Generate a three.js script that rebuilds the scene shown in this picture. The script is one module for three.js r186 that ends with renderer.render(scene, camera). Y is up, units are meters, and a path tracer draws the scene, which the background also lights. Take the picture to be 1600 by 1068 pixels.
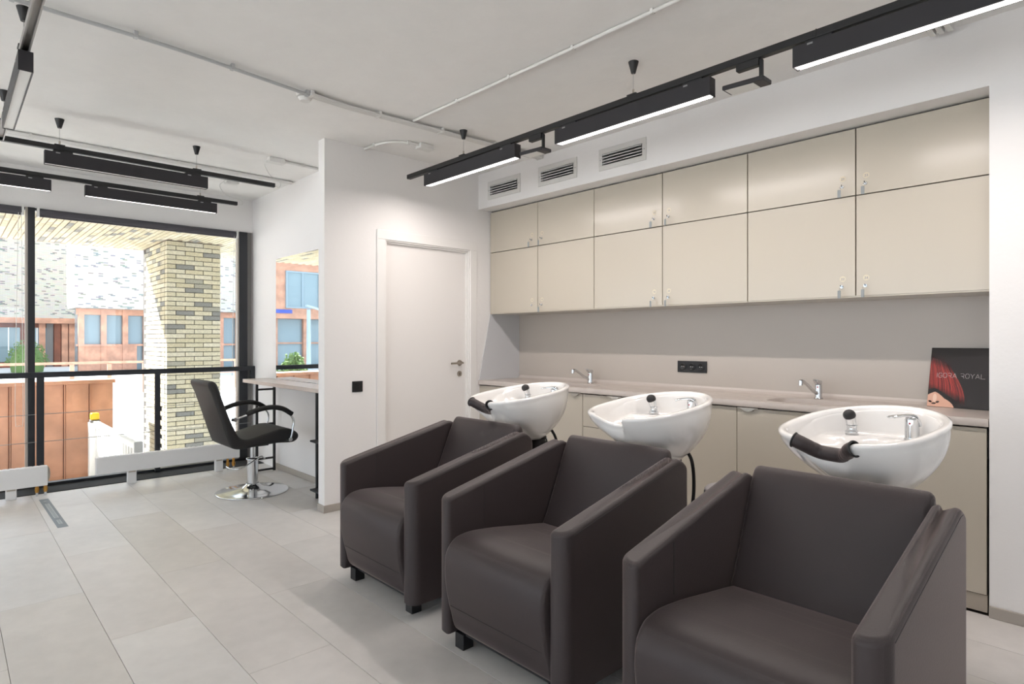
import * as THREE from 'three';
import { RoundedBoxGeometry } from 'three/addons/geometries/RoundedBoxGeometry.js';
import { mergeGeometries, toCreasedNormals, mergeVertices } from 'three/addons/utils/BufferGeometryUtils.js';
import { RectAreaLightUniformsLib } from 'three/addons/lights/RectAreaLightUniformsLib.js';

// ------------------------------------------------------------ camera, sky, sun, exposure
const W = 1600, H = 1068, FOCAL = 948, HORIZON = 530;
const scene = new THREE.Scene();
const camera = new THREE.PerspectiveCamera(2 * Math.atan(H / 2 / FOCAL) * 180 / Math.PI, W / H, 0.05, 400);
camera.position.set(0, 1.3, 0);
camera.rotation.y = -Math.atan2(886, 948);
camera.setViewOffset(W, H, 0, H / 2 - HORIZON, W, H);
const renderer = new THREE.WebGLRenderer({ antialias: true });
renderer.toneMapping = THREE.LinearToneMapping;
renderer.toneMappingExposure = 1.14;
renderer.shadowMap.enabled = true;
RectAreaLightUniformsLib.init();

const SUN_DIR = new THREE.Vector3(-0.62, 1.05, -1).normalize();
const SKY_LEVEL = 2.3;
{                                                       // thin bright haze, whiter towards the horizon and the sun
  const w = 256, h = 128, d = new Float32Array(w * h * 4);
  for (let y = 0; y < h; y++) for (let x = 0; x < w; x++) {
    const up = ((y + 0.5) / h - 0.5) * Math.PI, round = ((x + 0.5) / w - 0.5) * 2 * Math.PI, e = Math.max(0, Math.sin(up));
    const dir = new THREE.Vector3(Math.cos(round) * Math.cos(up), Math.sin(up), Math.sin(round) * Math.cos(up)), c = Math.max(0, dir.dot(SUN_DIR));
    const glow = 0.9 * Math.pow(c, 10), k = 1.05 - 0.4 * e, i = 4 * (y * w + x);
    d[i] = k * (0.9 - 0.24 * e) + glow; d[i + 1] = k * (1.0 - 0.1 * e) + 0.97 * glow; d[i + 2] = k * (1.12 + 0.08 * e) + 0.92 * glow; d[i + 3] = 1;
  }
  const t = new THREE.DataTexture(d, w, h, THREE.RGBAFormat, THREE.FloatType);
  t.mapping = THREE.EquirectangularReflectionMapping; t.magFilter = THREE.LinearFilter; t.needsUpdate = true;
  scene.background = t; scene.backgroundIntensity = SKY_LEVEL;
}
const sun = new THREE.DirectionalLight(new THREE.Color().setRGB(1, 0.985, 0.97), 22);
sun.position.copy(SUN_DIR).multiplyScalar(60).add(new THREE.Vector3(1, 0, -9));
sun.target.position.set(1, 0, -9);
sun.castShadow = true;
Object.assign(sun.shadow.camera, { left: -30, right: 30, top: 30, bottom: -30, near: 1, far: 140 });
sun.shadow.mapSize.set(2048, 2048);
scene.add(sun, sun.target);
const LED_POWER = 100;                                  // radiance of a lit diffuser
const LED_COLOR = new THREE.Color().setRGB(1, 0.925, 0.885);

// ------------------------------------------------------------ helpers
let seed = 7;
const rnd = () => { seed = (seed * 1664525 + 1013904223) >>> 0; return seed / 4294967296; };
const taken = new Set();
function numbered(name) {
  if (!taken.has(name)) { taken.add(name); return name; }
  for (let i = 1; ; i++) { const n = name + '_' + String(i).padStart(3, '0'); if (!taken.has(n)) { taken.add(n); return n; } }
}
function uvBox(g) {
  const p = g.attributes.position, n = g.attributes.normal, uv = new Float32Array(p.count * 2);
  for (let i = 0; i < p.count; i++) {
    const ax = Math.abs(n.getX(i)), ay = Math.abs(n.getY(i)), az = Math.abs(n.getZ(i));
    let u, v;
    if (ay >= ax && ay >= az) { u = p.getX(i); v = p.getZ(i); } else if (ax >= az) { u = p.getZ(i); v = p.getY(i); } else { u = p.getX(i); v = p.getY(i); }
    uv[2 * i] = u; uv[2 * i + 1] = v;
  }
  g.setAttribute('uv', new THREE.BufferAttribute(uv, 2));
  return g;
}
const clean = (g) => { const o = g.index ? g.toNonIndexed() : g; for (const k of Object.keys(o.attributes)) if (!['position', 'normal', 'uv'].includes(k)) o.deleteAttribute(k); return o; };
const merge = (...gs) => mergeGeometries(gs.flat().map(clean));
function B(x0, x1, y0, y1, z0, z1, r = 0) {
  const w = Math.abs(x1 - x0), h = Math.abs(y1 - y0), d = Math.abs(z1 - z0);
  const g = r > 0 ? new RoundedBoxGeometry(w, h, d, 2, Math.min(r, w / 2.01, h / 2.01, d / 2.01)) : new THREE.BoxGeometry(w, h, d);
  g.translate((x0 + x1) / 2, (y0 + y1) / 2, (z0 + z1) / 2);
  return uvBox(g);
}
const V = (x, y, z) => new THREE.Vector3(x, y, z);
function cyl(r0, r1, a, b, seg = 20, open = false) {   // from a (radius r0) to b (radius r1)
  const d = b.clone().sub(a), g = new THREE.CylinderGeometry(r1, r0, d.length(), seg, 1, open);
  g.translate(0, d.length() / 2, 0);
  g.applyQuaternion(new THREE.Quaternion().setFromUnitVectors(V(0, 1, 0), d.clone().normalize()));
  return g.translate(a.x, a.y, a.z);
}
function tube(pts, r, seg = 40, rad = 8, tension = 0.5) {
  return new THREE.TubeGeometry(new THREE.CatmullRomCurve3(pts, false, 'catmullrom', tension), seg, r, rad);
}
function poly(pts, r, rad = 8) {                        // straight-sided tube
  const path = new THREE.CurvePath();
  for (let i = 1; i < pts.length; i++) path.add(new THREE.LineCurve3(pts[i - 1], pts[i]));
  const gs = [];
  for (let i = 1; i < pts.length; i++) gs.push(cyl(r, r, pts[i - 1], pts[i], rad));
  for (let i = 1; i < pts.length - 1; i++) gs.push(new THREE.SphereGeometry(r, rad, 6).translate(pts[i].x, pts[i].y, pts[i].z));
  return merge(gs);
}
function lathe(profile, seg = 40) { return new THREE.LatheGeometry(profile.map(([r, y]) => new THREE.Vector2(r, y)), seg); }
function smooth(g, angle = 0.7) { return toCreasedNormals(g.index ? g.toNonIndexed() : g, angle); }
function extrude(shape, depth, bevel = 0, segs = 3, curve = 12) { // outline in x,y; depth along +z
  const g = new THREE.ExtrudeGeometry(shape, { depth: depth - 2 * bevel, bevelEnabled: bevel > 0, bevelSize: bevel, bevelThickness: bevel, bevelOffset: -bevel, bevelSegments: segs, curveSegments: curve });
  g.translate(0, 0, bevel);
  return g;
}
function shapeOf(pts) { const s = new THREE.Shape(); pts.forEach(([x, y], i) => (i ? s.lineTo(x, y) : s.moveTo(x, y))); return s; }
function splineShape(pts, n = 60) {
  const c = new THREE.CatmullRomCurve3(pts.map(([x, y]) => V(x, y, 0)), true, 'centripetal');
  return shapeOf(c.getSpacedPoints(n).slice(0, -1).map((p) => [p.x, p.y]));
}
function roundRect(x0, x1, y0, y1, r) {
  const s = new THREE.Shape();
  s.moveTo(x0 + r, y0).lineTo(x1 - r, y0).absarc(x1 - r, y0 + r, r, -Math.PI / 2, 0).lineTo(x1, y1 - r).absarc(x1 - r, y1 - r, r, 0, Math.PI / 2)
    .lineTo(x0 + r, y1).absarc(x0 + r, y1 - r, r, Math.PI / 2, Math.PI).lineTo(x0, y0 + r).absarc(x0 + r, y0 + r, r, Math.PI, 1.5 * Math.PI);
  return s;
}
function shade(o) { o.traverse((m) => { if (m.isMesh) { m.castShadow = true; m.receiveShadow = true; } }); return o; }
function thing(name, label, category, [x, y, z] = [0, 0, 0], group) {
  const o = new THREE.Group();
  o.name = numbered(name); o.position.set(x, y, z);
  o.userData = { label, category };
  if (group) o.userData.group = group;
  scene.add(o);
  return o;
}
function part(parent, name, geo, mat, label) {          // geometry in the thing's own axes
  const m = new THREE.Mesh(geo, mat);
  m.name = name; m.castShadow = m.receiveShadow = true;
  if (label) m.userData.label = label;
  parent.add(m);
  return m;
}
function wpart(t, name, geo, mat, label) {              // geometry given in room coordinates
  const o = V(0, 0, 0);
  for (let p = t; p && p !== scene; p = p.parent) o.add(p.position);
  return part(t, name, geo.translate(-o.x, -o.y, -o.z), mat, label);
}
function single(name, geo, mat, label, category, group) {
  const m = new THREE.Mesh(geo, mat);
  m.name = numbered(name); m.castShadow = m.receiveShadow = true;
  m.userData = { label, category };
  if (group) m.userData.group = group;
  scene.add(m);
  return m;
}
function struct(name, geo, mat) {
  const m = new THREE.Mesh(geo, mat);
  m.name = numbered(name); m.castShadow = m.receiveShadow = true; m.userData = { kind: 'structure' };
  scene.add(m);
  return m;
}
function copyOf(o, name, label, [x, y, z], turn = 0) {
  const c = o.clone();
  c.name = numbered(name); c.userData = { ...o.userData, label };
  c.position.set(x, y, z); c.rotation.y = turn;
  scene.add(c);
  return c;
}

// ------------------------------------------------------------ textures
function valueNoise(size, cells, s) {                   // tiling
  let q = s; const r = () => { q = (q * 1664525 + 1013904223) >>> 0; return q / 4294967296; };
  const g = Float32Array.from({ length: cells * cells }, r), out = new Float32Array(size * size);
  for (let y = 0; y < size; y++) for (let x = 0; x < size; x++) {
    const fx = x / size * cells, fy = y / size * cells, ix = Math.floor(fx), iy = Math.floor(fy);
    let a = fx - ix, b = fy - iy; a = a * a * (3 - 2 * a); b = b * b * (3 - 2 * b);
    const at = (i, j) => g[((j + cells) % cells) * cells + (i + cells) % cells];
    out[y * size + x] = (at(ix, iy) * (1 - a) + at(ix + 1, iy) * a) * (1 - b) + (at(ix, iy + 1) * (1 - a) + at(ix + 1, iy + 1) * a) * b;
  }
  return out;
}
function fbm(size, cells, oct, s, gain = 0.55) {
  const out = new Float32Array(size * size); let amp = 1, tot = 0;
  for (let o = 0; o < oct; o++) { const n = valueNoise(size, Math.min(size, cells << o), s + o * 131); for (let i = 0; i < out.length; i++) out[i] += n[i] * amp; tot += amp; amp *= gain; }
  for (let i = 0; i < out.length; i++) out[i] /= tot;
  return out;
}
function dataTex(size, fn, metres, srgb = true, w = size, h = size) {
  const d = new Uint8Array(w * h * 4);
  for (let i = 0; i < w * h; i++) { const c = fn(i, i % w, Math.floor(i / w)); d[4 * i] = c[0]; d[4 * i + 1] = c[1]; d[4 * i + 2] = c[2]; d[4 * i + 3] = 255; }
  const t = new THREE.DataTexture(d, w, h);
  t.wrapS = t.wrapT = THREE.RepeatWrapping; t.magFilter = THREE.LinearFilter; t.minFilter = THREE.LinearMipmapLinearFilter; t.generateMipmaps = true;
  if (srgb) t.colorSpace = THREE.SRGBColorSpace;
  if (Array.isArray(metres)) t.repeat.set(1 / metres[0], 1 / metres[1]); else t.repeat.set(1 / metres, 1 / metres);
  t.needsUpdate = true;
  return t;
}
const clamp = (x) => Math.max(0, Math.min(255, x));
const tint = (rgb, k) => rgb.map((c) => clamp(c * k));
function canvasTex(w, h, draw) {
  const c = document.createElement('canvas'); c.width = w; c.height = h;
  draw(c.getContext('2d'), w, h);
  const t = new THREE.CanvasTexture(c); t.colorSpace = THREE.SRGBColorSpace; t.magFilter = THREE.LinearFilter;
  return t;
}
const nA = fbm(512, 4, 6, 11), nB = fbm(512, 3, 5, 77), nC = fbm(512, 32, 4, 5), nD = fbm(256, 24, 3, 9), nE = fbm(512, 128, 2, 41);
const floorMap = dataTex(512, (i) => tint([207, 204, 201], 0.93 + 0.11 * nA[i] + 0.05 * (nC[i] - 0.5) + 0.02), 1.9);
const ceilMap = dataTex(512, (i) => tint([236, 234, 231], 0.965 + 0.05 * nB[i] + 0.02 * (nC[i] - 0.5)), 3.4);
const ceilBump = dataTex(512, (i) => { const v = 255 * (0.6 * nB[i] + 0.4 * nC[i]); return [v, v, v]; }, 2.1, false);
const wallBump = dataTex(512, (i) => { const v = 255 * nC[i]; return [v, v, v]; }, 0.6, false);
const hideBump = dataTex(512, (i) => { const v = 255 * nE[i]; return [v, v, v]; }, 0.4, false);
const copperMap = dataTex(512, (i) => tint([198, 148, 122], 0.78 + 0.42 * nA[i]), 1.6);

// ------------------------------------------------------------ materials
const std = (color, roughness, o = {}) => new THREE.MeshStandardMaterial({ color, roughness, ...o });
const phys = (color, roughness, o = {}) => new THREE.MeshPhysicalMaterial({ color, roughness, ...o });
const M = {
  wall: std('#e8e5e3', 0.75, { bumpMap: wallBump, bumpScale: 0.0006 }),
  ceiling: std('#ffffff', 0.85, { map: ceilMap, bumpMap: ceilBump, bumpScale: 0.004 }),
  subfloor: std('#8d867f', 0.9),
  tile: std('#ffffff', 0.42, { map: floorMap, bumpMap: wallBump, bumpScale: 0.0003 }),
  tileB: std('#f6f4f1', 0.44, { map: floorMap, bumpMap: wallBump, bumpScale: 0.0003 }),
  tileC: std('#fbf9f8', 0.4, { map: floorMap, bumpMap: wallBump, bumpScale: 0.0003 }),
  skirting: std('#a8a097', 0.6),
  door: std('#e6e2df', 0.5),
  casing: std('#e8e5e2', 0.5),
  cabinet: phys('#beb5a6', 0.34, { clearcoat: 0.7, clearcoatRoughness: 0.2 }),
  carcass: std('#4b443c', 0.6),
  splash: phys('#bab1a8', 0.36),
  splashSide: std('#c9c9cb', 0.5),
  counter: phys('#c6bcb5', 0.28),
  plinth: std('#a99f92', 0.45),
  black: std('#171719', 0.5),
  blackGloss: std('#141416', 0.3),
  lampBody: std('#242226', 0.55),
  off: std('#d9d8d4', 0.5),
  led: new THREE.MeshStandardMaterial({ color: '#ffffff', emissive: new THREE.Color().setRGB(1, 0.93, 0.9), emissiveIntensity: 2.6 }),
  wire: std('#9a9a9a', 0.4, { metalness: 0.6 }),
  galvanised: std('#b9babb', 0.5, { metalness: 0.35 }),
  conduit: std('#dcdad6', 0.6),
  chrome: std('#d6d8da', 0.12, { metalness: 1 }),
  satin: std('#b9b2a8', 0.32, { metalness: 1 }),
  brass: std('#b88a45', 0.35, { metalness: 0.9 }),
  leather: phys('#362d2d', 0.56, { bumpMap: hideBump, bumpScale: 0.00025, sheen: 1, sheenColor: new THREE.Color('#e6d2cd'), sheenRoughness: 0.6 }),
  seam: std('#2f2a2b', 0.6),
  blackHide: phys('#141313', 0.55, { bumpMap: hideBump, bumpScale: 0.0003 }),
  ceramic: phys('#eeebe8', 0.12, { clearcoat: 0.8, clearcoatRoughness: 0.05 }),
  rubber: std('#1c1a1b', 0.55),
  radiator: std('#e4e3e2', 0.4),
  frame: std('#1e2127', 0.45),
  frameGrey: std('#6d6a68', 0.5),
  alu: std('#b9b2aa', 0.4, { metalness: 0.5 }),
  blind: std('#47454b', 0.7),
  glass: new THREE.MeshPhysicalMaterial({ color: '#fbfdfd', roughness: 0, transmission: 1, thickness: 0, ior: 1.52, specularIntensity: 1 }),
  mirror: std('#f1f3f2', 0.015, { metalness: 1 }),
  ventFrame: std('#d5d2ce', 0.5),
  ventSlat: std('#d3d5d6', 0.45),
  desk: phys('#c6bdb6', 0.25),
  mortar: std('#4e4a45', 0.95),
  copper: std('#ffffff', 0.5, { map: copperMap, metalness: 0.25 }),
  copperDark: std('#a98a80', 0.55, { map: copperMap, metalness: 0.25 }),
  paving: std('#cfcecb', 0.9),
  white: std('#eceae6', 0.5),
  yellow: std('#e8bf2a', 0.4),
  teal: phys('#8699a0', 0.15, { metalness: 0.1 }),
  steelPost: std('#8ea0aa', 0.5),
  blueSign: std('#3c55b0', 0.5),
  foliage: std('#6f8a4c', 0.8),
  stoolTop: std('#bdb8ba', 0.45),
};
const brickColours = ['#c8c0a6', '#c2b99c', '#cdc6b0', '#bfb69a', '#84847f', '#9c998b', '#c5bda2', '#c9c2aa'];
const brickMats = brickColours.map((c, k) => std('#ffffff', 0.85, { map: dataTex(128, (i, x, y) => tint([1, 3, 5].map((o) => parseInt(c.slice(o, o + 2), 16)), 0.9 + 0.2 * nD[((x * 2 + k * 31) % 256) + ((y * 2 + k * 17) % 256) * 256]), 0.3) }));
const pickBrick = (grey = 1) => { const r = rnd() / grey; return brickMats[r < 0.1 ? 4 : r < 0.17 ? 5 : [0, 1, 2, 3, 6, 7][Math.floor(rnd() * 6)]]; };

// ------------------------------------------------------------ room shell
const VENTS = [-3.935, -3.3, -2.664];
const CEIL = 2.81, XL = -5, ZB = 3.2, ZW = -6.75, ZS = -6.44, XR = 4.1, XC = 3.575, ZD = -4.282, XM = 2.45, ZN = -0.55;
{
  const floor = struct('floor', B(XL - 0.2, XR + 0.3, -0.2, -0.012, ZW - 0.12, ZB + 0.2), M.subfloor);
  const wx = 0.3405, lz = 1.366, gap = 0.0014;
  const variants = [];
  for (let k = 0; k < 8; k++) {
    const g = B(-wx / 2 + gap / 2, wx / 2 - gap / 2, -0.012, 0, -lz / 2 + gap / 2, lz / 2 - gap / 2, 0.0012), uv = g.attributes.uv;
    const ou = rnd() * 3, ov = rnd() * 3;
    for (let i = 0; i < uv.count; i++) uv.setXY(i, uv.getX(i) + ou, uv.getY(i) + ov);
    variants.push(g);
  }
  const x00 = 0.182 - wx * 15;
  for (let i = 0; ; i++) {
    const xa = x00 + i * wx; if (xa > XC - 0.02) break;
    const zoff = (((i - 15) % 2) + 2) % 2 === 0 ? -2.42 : -3.103;
    for (let k = -6; k < 6; k++) {
      const za = zoff + k * lz, zb = za + lz;
      if (zb < ZS + 0.01 || za > ZB) continue;
      const cut = xa + wx > XC || za < ZS || zb > ZB, mat = [M.tile, M.tileB, M.tileC][Math.floor(rnd() * 3)], v = variants[Math.floor(rnd() * 8)];
      if (xa > XM && zb < ZD - 0.05) continue;
      const m = part(floor, 'tile', cut ? B(xa + gap / 2, Math.min(xa + wx - gap / 2, XC + 0.1), -0.012, 0, Math.max(za + gap / 2, ZS), Math.min(zb - gap / 2, ZB)) : v, mat);
      if (!cut) m.position.set(xa + wx / 2, 0, za + lz / 2);
    }
  }
  struct('ceiling', B(XL - 0.2, XR + 0.3, CEIL, CEIL + 0.25, ZW - 0.2, ZB + 0.2), M.ceiling);
  // window side: head above the glazing, short pier beside the mirror wall
  struct('wall_north', merge(B(XL, XM, 2.453, CEIL, ZW - 0.2, ZW), B(XM - 0.017, 2.75, 0, 2.452, ZW - 0.2, ZW - 0.012), B(XM, 2.75, 2.453, CEIL, ZW - 0.2, ZW - 0.001)), M.wall);
  struct('wall_mirror', B(XM, XM + 0.12, 0, CEIL, ZW, ZD - 0.1), M.wall);
  // partition with the door opening
  const dx0 = 2.585, dx1 = 3.487, dy = 2.118;
  struct('wall_door', merge(B(2.078, dx0, 0, CEIL, ZD - 0.1, ZD), B(dx0, dx1, dy, CEIL, ZD - 0.1, ZD), B(dx1, XR + 0.1, 0, CEIL, ZD - 0.1, ZD)), M.wall);
  struct('wall_closet', B(2.57, 3.6, 0, CEIL, ZD - 0.9, ZD - 0.85), M.wall);
  struct('wall_niche', B(XR, XR + 0.15, 0, CEIL, ZD - 0.1, ZN + 0.1), M.wall);
  {
    const face = shapeOf([[ZD, 2.49], [ZN, 2.49], [ZN, CEIL], [ZD, CEIL]]);
    for (const z of VENTS) face.holes.push(new THREE.Path([[z - 0.177, 2.592], [z - 0.177, 2.676], [z + 0.177, 2.676], [z + 0.177, 2.592]].map(([a, b]) => new THREE.Vector2(a, b))));
    const g = extrude(face, 0.02).rotateY(-Math.PI / 2).translate(XC + 0.025, 0, 0);      // outline in (z, y), thickness along x
    struct('wall_bulkhead', merge(uvBox(g), B(XC + 0.025, XR, 2.49, 2.51, ZD, ZN)), M.wall);
  }
  struct('wall_east', B(XC, XR + 0.15, 0, CEIL, ZN, ZB), M.wall);
  // glazed street side, left of the view
  struct('wall_west', merge(B(XL - 0.2, XL, 2.45, CEIL, ZW - 0.2, ZB + 0.2), B(XL - 0.2, XL, 0, 2.45, ZW - 0.2, ZW + 0.3), B(XL - 0.2, XL, 0, 2.45, ZB - 0.3, ZB + 0.2)), M.wall);
  {
    const a = ZW + 0.3, b = ZB - 0.3, n = 5, bars = [B(XL - 0.13, XL - 0.05, 0, 0.06, a, b), B(XL - 0.13, XL - 0.05, 2.39, 2.45, a, b)];
    for (let k = 0; k <= n; k++) { const z = a + (b - a) * k / n; bars.push(B(XL - 0.13, XL - 0.05, 0.06, 2.39, z - 0.03, z + 0.03)); }
    const w = struct('window_4', merge(bars), M.frame);
    for (let k = 0; k < n; k++) part(w, 'pane', new THREE.PlaneGeometry((b - a) / n - 0.06, 2.33).rotateY(Math.PI / 2).translate(XL - 0.09, 1.225, a + (b - a) * (k + 0.5) / n), M.glass);
  }
  // wall behind the camera with two windows
  const wins = [[0.7, 1.4], [2.1, 3.0]], y0 = 1.1, y1 = 2.05;
  const ws = [B(XL, 3.8, 0, y0, ZB, ZB + 0.2), B(XL, 3.8, y1, CEIL, ZB, ZB + 0.2), B(XL, wins[0][0], y0, y1, ZB, ZB + 0.2), B(wins[0][1], wins[1][0], y0, y1, ZB, ZB + 0.2), B(wins[1][1], 3.8, y0, y1, ZB, ZB + 0.2)];
  struct('wall_south', merge(ws), M.wall);
  for (const [a, b] of wins) {
    const w = struct('window_' + (a < 1 ? 2 : 3), merge(B(a, a + 0.05, y0, y1, ZB + 0.08, ZB + 0.14), B(b - 0.05, b, y0, y1, ZB + 0.08, ZB + 0.14), B(a, b, y0, y0 + 0.05, ZB + 0.08, ZB + 0.14), B(a, b, y1 - 0.05, y1, ZB + 0.08, ZB + 0.14)), M.frame);
    part(w, 'pane', new THREE.PlaneGeometry(b - a - 0.1, y1 - y0 - 0.1).translate((a + b) / 2, (y0 + y1) / 2, ZB + 0.11), M.glass);
  }
  struct('baseboard_door', merge(B(2.07, 2.518, 0, 0.055, ZD, ZD + 0.012, 0.003), B(2.066, 2.078, 0, 0.055, ZD - 0.1, ZD + 0.012, 0.003)), M.skirting);
  struct('baseboard_mirror', B(XM - 0.012, XM, 0, 0.055, -6.16, ZD - 0.1, 0.003), M.skirting);
  struct('baseboard_east', B(XC - 0.012, XC, 0, 0.055, ZN + 0.0, ZB, 0.003), M.skirting);
}

// ------------------------------------------------------------ window front
{
  const F0 = ZW - 0.06, F1 = ZW + 0.02, TOP = 2.453;
  const mull = [[0.51, 0.576], [-1.3, -1.234], [-3.1, -3.034]];
  struct('trim_4', B(XL, XM, -0.012, 0.006, ZW - 0.06, ZS, 0.003), std('#101114', 0.85));            // dark channel in the floor
  const win = struct('window_1', merge(
    B(XL, 2.385, 0.004, 0.03, F0, F1, 0.004),
    B(XL, XM - 0.02, TOP - 0.02, TOP + 0.02, F0, ZW - 0.002),
    B(2.3, 2.385, 0, TOP, F0, F1, 0.003),
    ...mull.map(([a, b]) => B(a + 0.017, b, 0.03, TOP, F0, F1, 0.003))), M.frame);
  part(win, 'jamb_panel', B(2.385, XM - 0.018, 0, TOP, F0, F1 - 0.01), M.frameGrey);
  for (const [a] of mull) part(win, 'glazing_strip', B(a, a + 0.017, 0.03, TOP, F0 + 0.01, F1 - 0.01), M.alu);
  part(win, 'glazing_strip', B(2.283, 2.3, 0.03, TOP, F0 + 0.01, F1 - 0.01), M.alu);
  const edges = [[0.576, 2.283], [-1.234, 0.51], [-3.034, -1.3], [XL, -3.1]];
  for (const [a, b] of edges) {
    const p = part(win, 'pane', new THREE.PlaneGeometry(b - a, TOP - 0.02), M.glass);
    p.position.set((a + b) / 2, 0.02 + (TOP - 0.02) / 2, ZW - 0.03);
  }
  // roller blinds, rolled up
  edges.slice(0, 2).forEach(([a, b], i) => {
    const zc = ZW + 0.045;
    const t = thing('roller_blind', i ? 'dark grey roller blind rolled up above the narrow pane left of the mullion' : 'long dark grey roller blind rolled up above the wide pane with the brick pillar', 'blind', [(a + b) / 2, 2.375, zc]);
    wpart(t, 'roll', cyl(0.032, 0.032, V(a + 0.03, 2.412, zc), V(b - 0.03, 2.412, zc), 20), M.blind);
    wpart(t, 'bottom_bar', B(a + 0.03, b - 0.03, 2.372, 2.383, zc - 0.01, zc + 0.01, 0.003), M.blind);
    wpart(t, 'end_bracket', B(a + 0.012, a + 0.028, 2.37, 2.45, ZW + 0.005, zc + 0.03, 0.003), M.conduit);
    wpart(t, 'end_bracket', B(b - 0.028, b - 0.012, 2.37, 2.45, ZW + 0.005, zc + 0.03, 0.003), M.conduit);
    const low = i ? 0.56 : 0.7, zz = zc + 0.02;
    wpart(t, 'pull_cord', tube([V(b - 0.03, 2.39, zz), V(b - 0.022, 1.2, zz), V(b - 0.02, low + 0.035, zz), V(b - 0.045, low, zz), V(b - 0.07, low + 0.035, zz), V(b - 0.068, 1.2, zz), V(b - 0.05, 2.39, zz)], 0.0022, 80, 6), M.conduit);
  });
  // handrail
  const zr = -6.7, z0 = zr - 0.02, z1 = zr + 0.02;
  const r = thing('guard_rail', 'black metal guard rail with posts and thin wires before the window', 'railing', [0, 0, zr]);
  wpart(r, 'top_rail', merge(B(XL, 2.446, 0.965, 1.013, z0, z1, 0.003), B(2.404, 2.4455, 0.84, 0.97, z0 + 0.001, z1 - 0.001, 0.003)), M.frame);
  for (const [a, b] of [[0.584, 0.636], [1.495, 1.54], [-0.33, -0.28], [-1.2, -1.15], [-2.1, -2.05], [-3.0, -2.95]]) wpart(r, 'post', B(a, b, 0.006, 0.966, z0 + 0.002, z1 - 0.002, 0.003), M.frame);
  for (const y of [0.645, 0.404]) wpart(r, 'wire', cyl(0.003, 0.003, V(XL + 0.02, y, zr), V(2.4, y, zr), 6), M.wire);
}
// low radiators
function radiator(x0, x1, y0, y1, legs, valveX, label) {
  const t = thing('radiator', label, 'radiator', [(x0 + x1) / 2, 0, -6.365]);
  wpart(t, 'body', B(x0, x1, y0, y1, -6.395, -6.335, 0.006), M.radiator);
  wpart(t, 'top_grille', merge(...Array.from({ length: Math.floor((x1 - x0) / 0.04) }, (_, i) => B(x0 + 0.02 + i * 0.04, x0 + 0.045 + i * 0.04, y1 - 0.001, y1 + 0.002, -6.388, -6.342))), M.radiator);
  for (const lx of legs) wpart(t, 'leg', B(lx - 0.035, lx + 0.035, 0, y0 + 0.004, -6.39, -6.345, 0.004), M.radiator);
  for (const lx of legs) wpart(t, 'bracket', B(lx - 0.028, lx + 0.028, y0 - 0.012, y0 + 0.004, -6.385, -6.34), M.satin);
  for (const d of [-0.028, 0.028]) {
    const v = wpart(t, 'valve', merge(cyl(0.012, 0.012, V(valveX + d, 0.03, -6.365), V(valveX + d, y0 + 0.004, -6.365), 12), cyl(0.017, 0.017, V(valveX + d, 0.045, -6.365), V(valveX + d, 0.07, -6.365), 6)), M.brass, 'brass valve');
    wpart(t, 'pipe', cyl(0.009, 0.009, V(valveX + d, 0, -6.365), V(valveX + d, 0.035, -6.365), 12), M.chrome, 'short chrome pipe');
    v.castShadow = true;
  }
}
radiator(0.962, 2.17, 0.115, 0.264, [1.235, 1.978], 2.09, 'long low white radiator between the brick pillar view and the styling chair');
radiator(-1.0, 0.626, 0.085, 0.248, [0.391, -0.7], 0.585, 'low white radiator ending in brass valves beside the grey floor strip');

// grey printed strip stuck on the floor
{
  const tex = canvasTex(64, 1024, (c, w, h) => {
    c.fillStyle = '#7f878d'; c.fillRect(0, 0, w, h);
    c.strokeStyle = '#cfd3d5'; c.lineWidth = 3; c.globalAlpha = 0.75;
    c.translate(w / 2, 90);
    for (let k = 0; k < 4; k++) { c.rotate(Math.PI / 4); c.beginPath(); c.moveTo(-16, 0); c.lineTo(16, 0); c.stroke(); }
    c.setTransform(1, 0, 0, 1, 0, 0);
    c.lineWidth = 5;
    for (let y = 200; y < 700; y += 44) { c.strokeRect(20, y, 24, 26); c.beginPath(); c.moveTo(20, y + 13); c.lineTo(44, y + 13); c.stroke(); }
    for (let y = 790; y < 900; y += 34) { c.strokeRect(24, y, 18, 18); }
  });
  const g = new THREE.PlaneGeometry(0.062, 1.02).rotateX(-Math.PI / 2).rotateY(0.012).translate(0.592, 0.0012, -5.7);
  single('floor_strip', g, std('#ffffff', 0.6, { map: tex }), 'narrow grey strip with faded white marks stuck on the floor tiles', 'floor strip');
}

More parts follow.
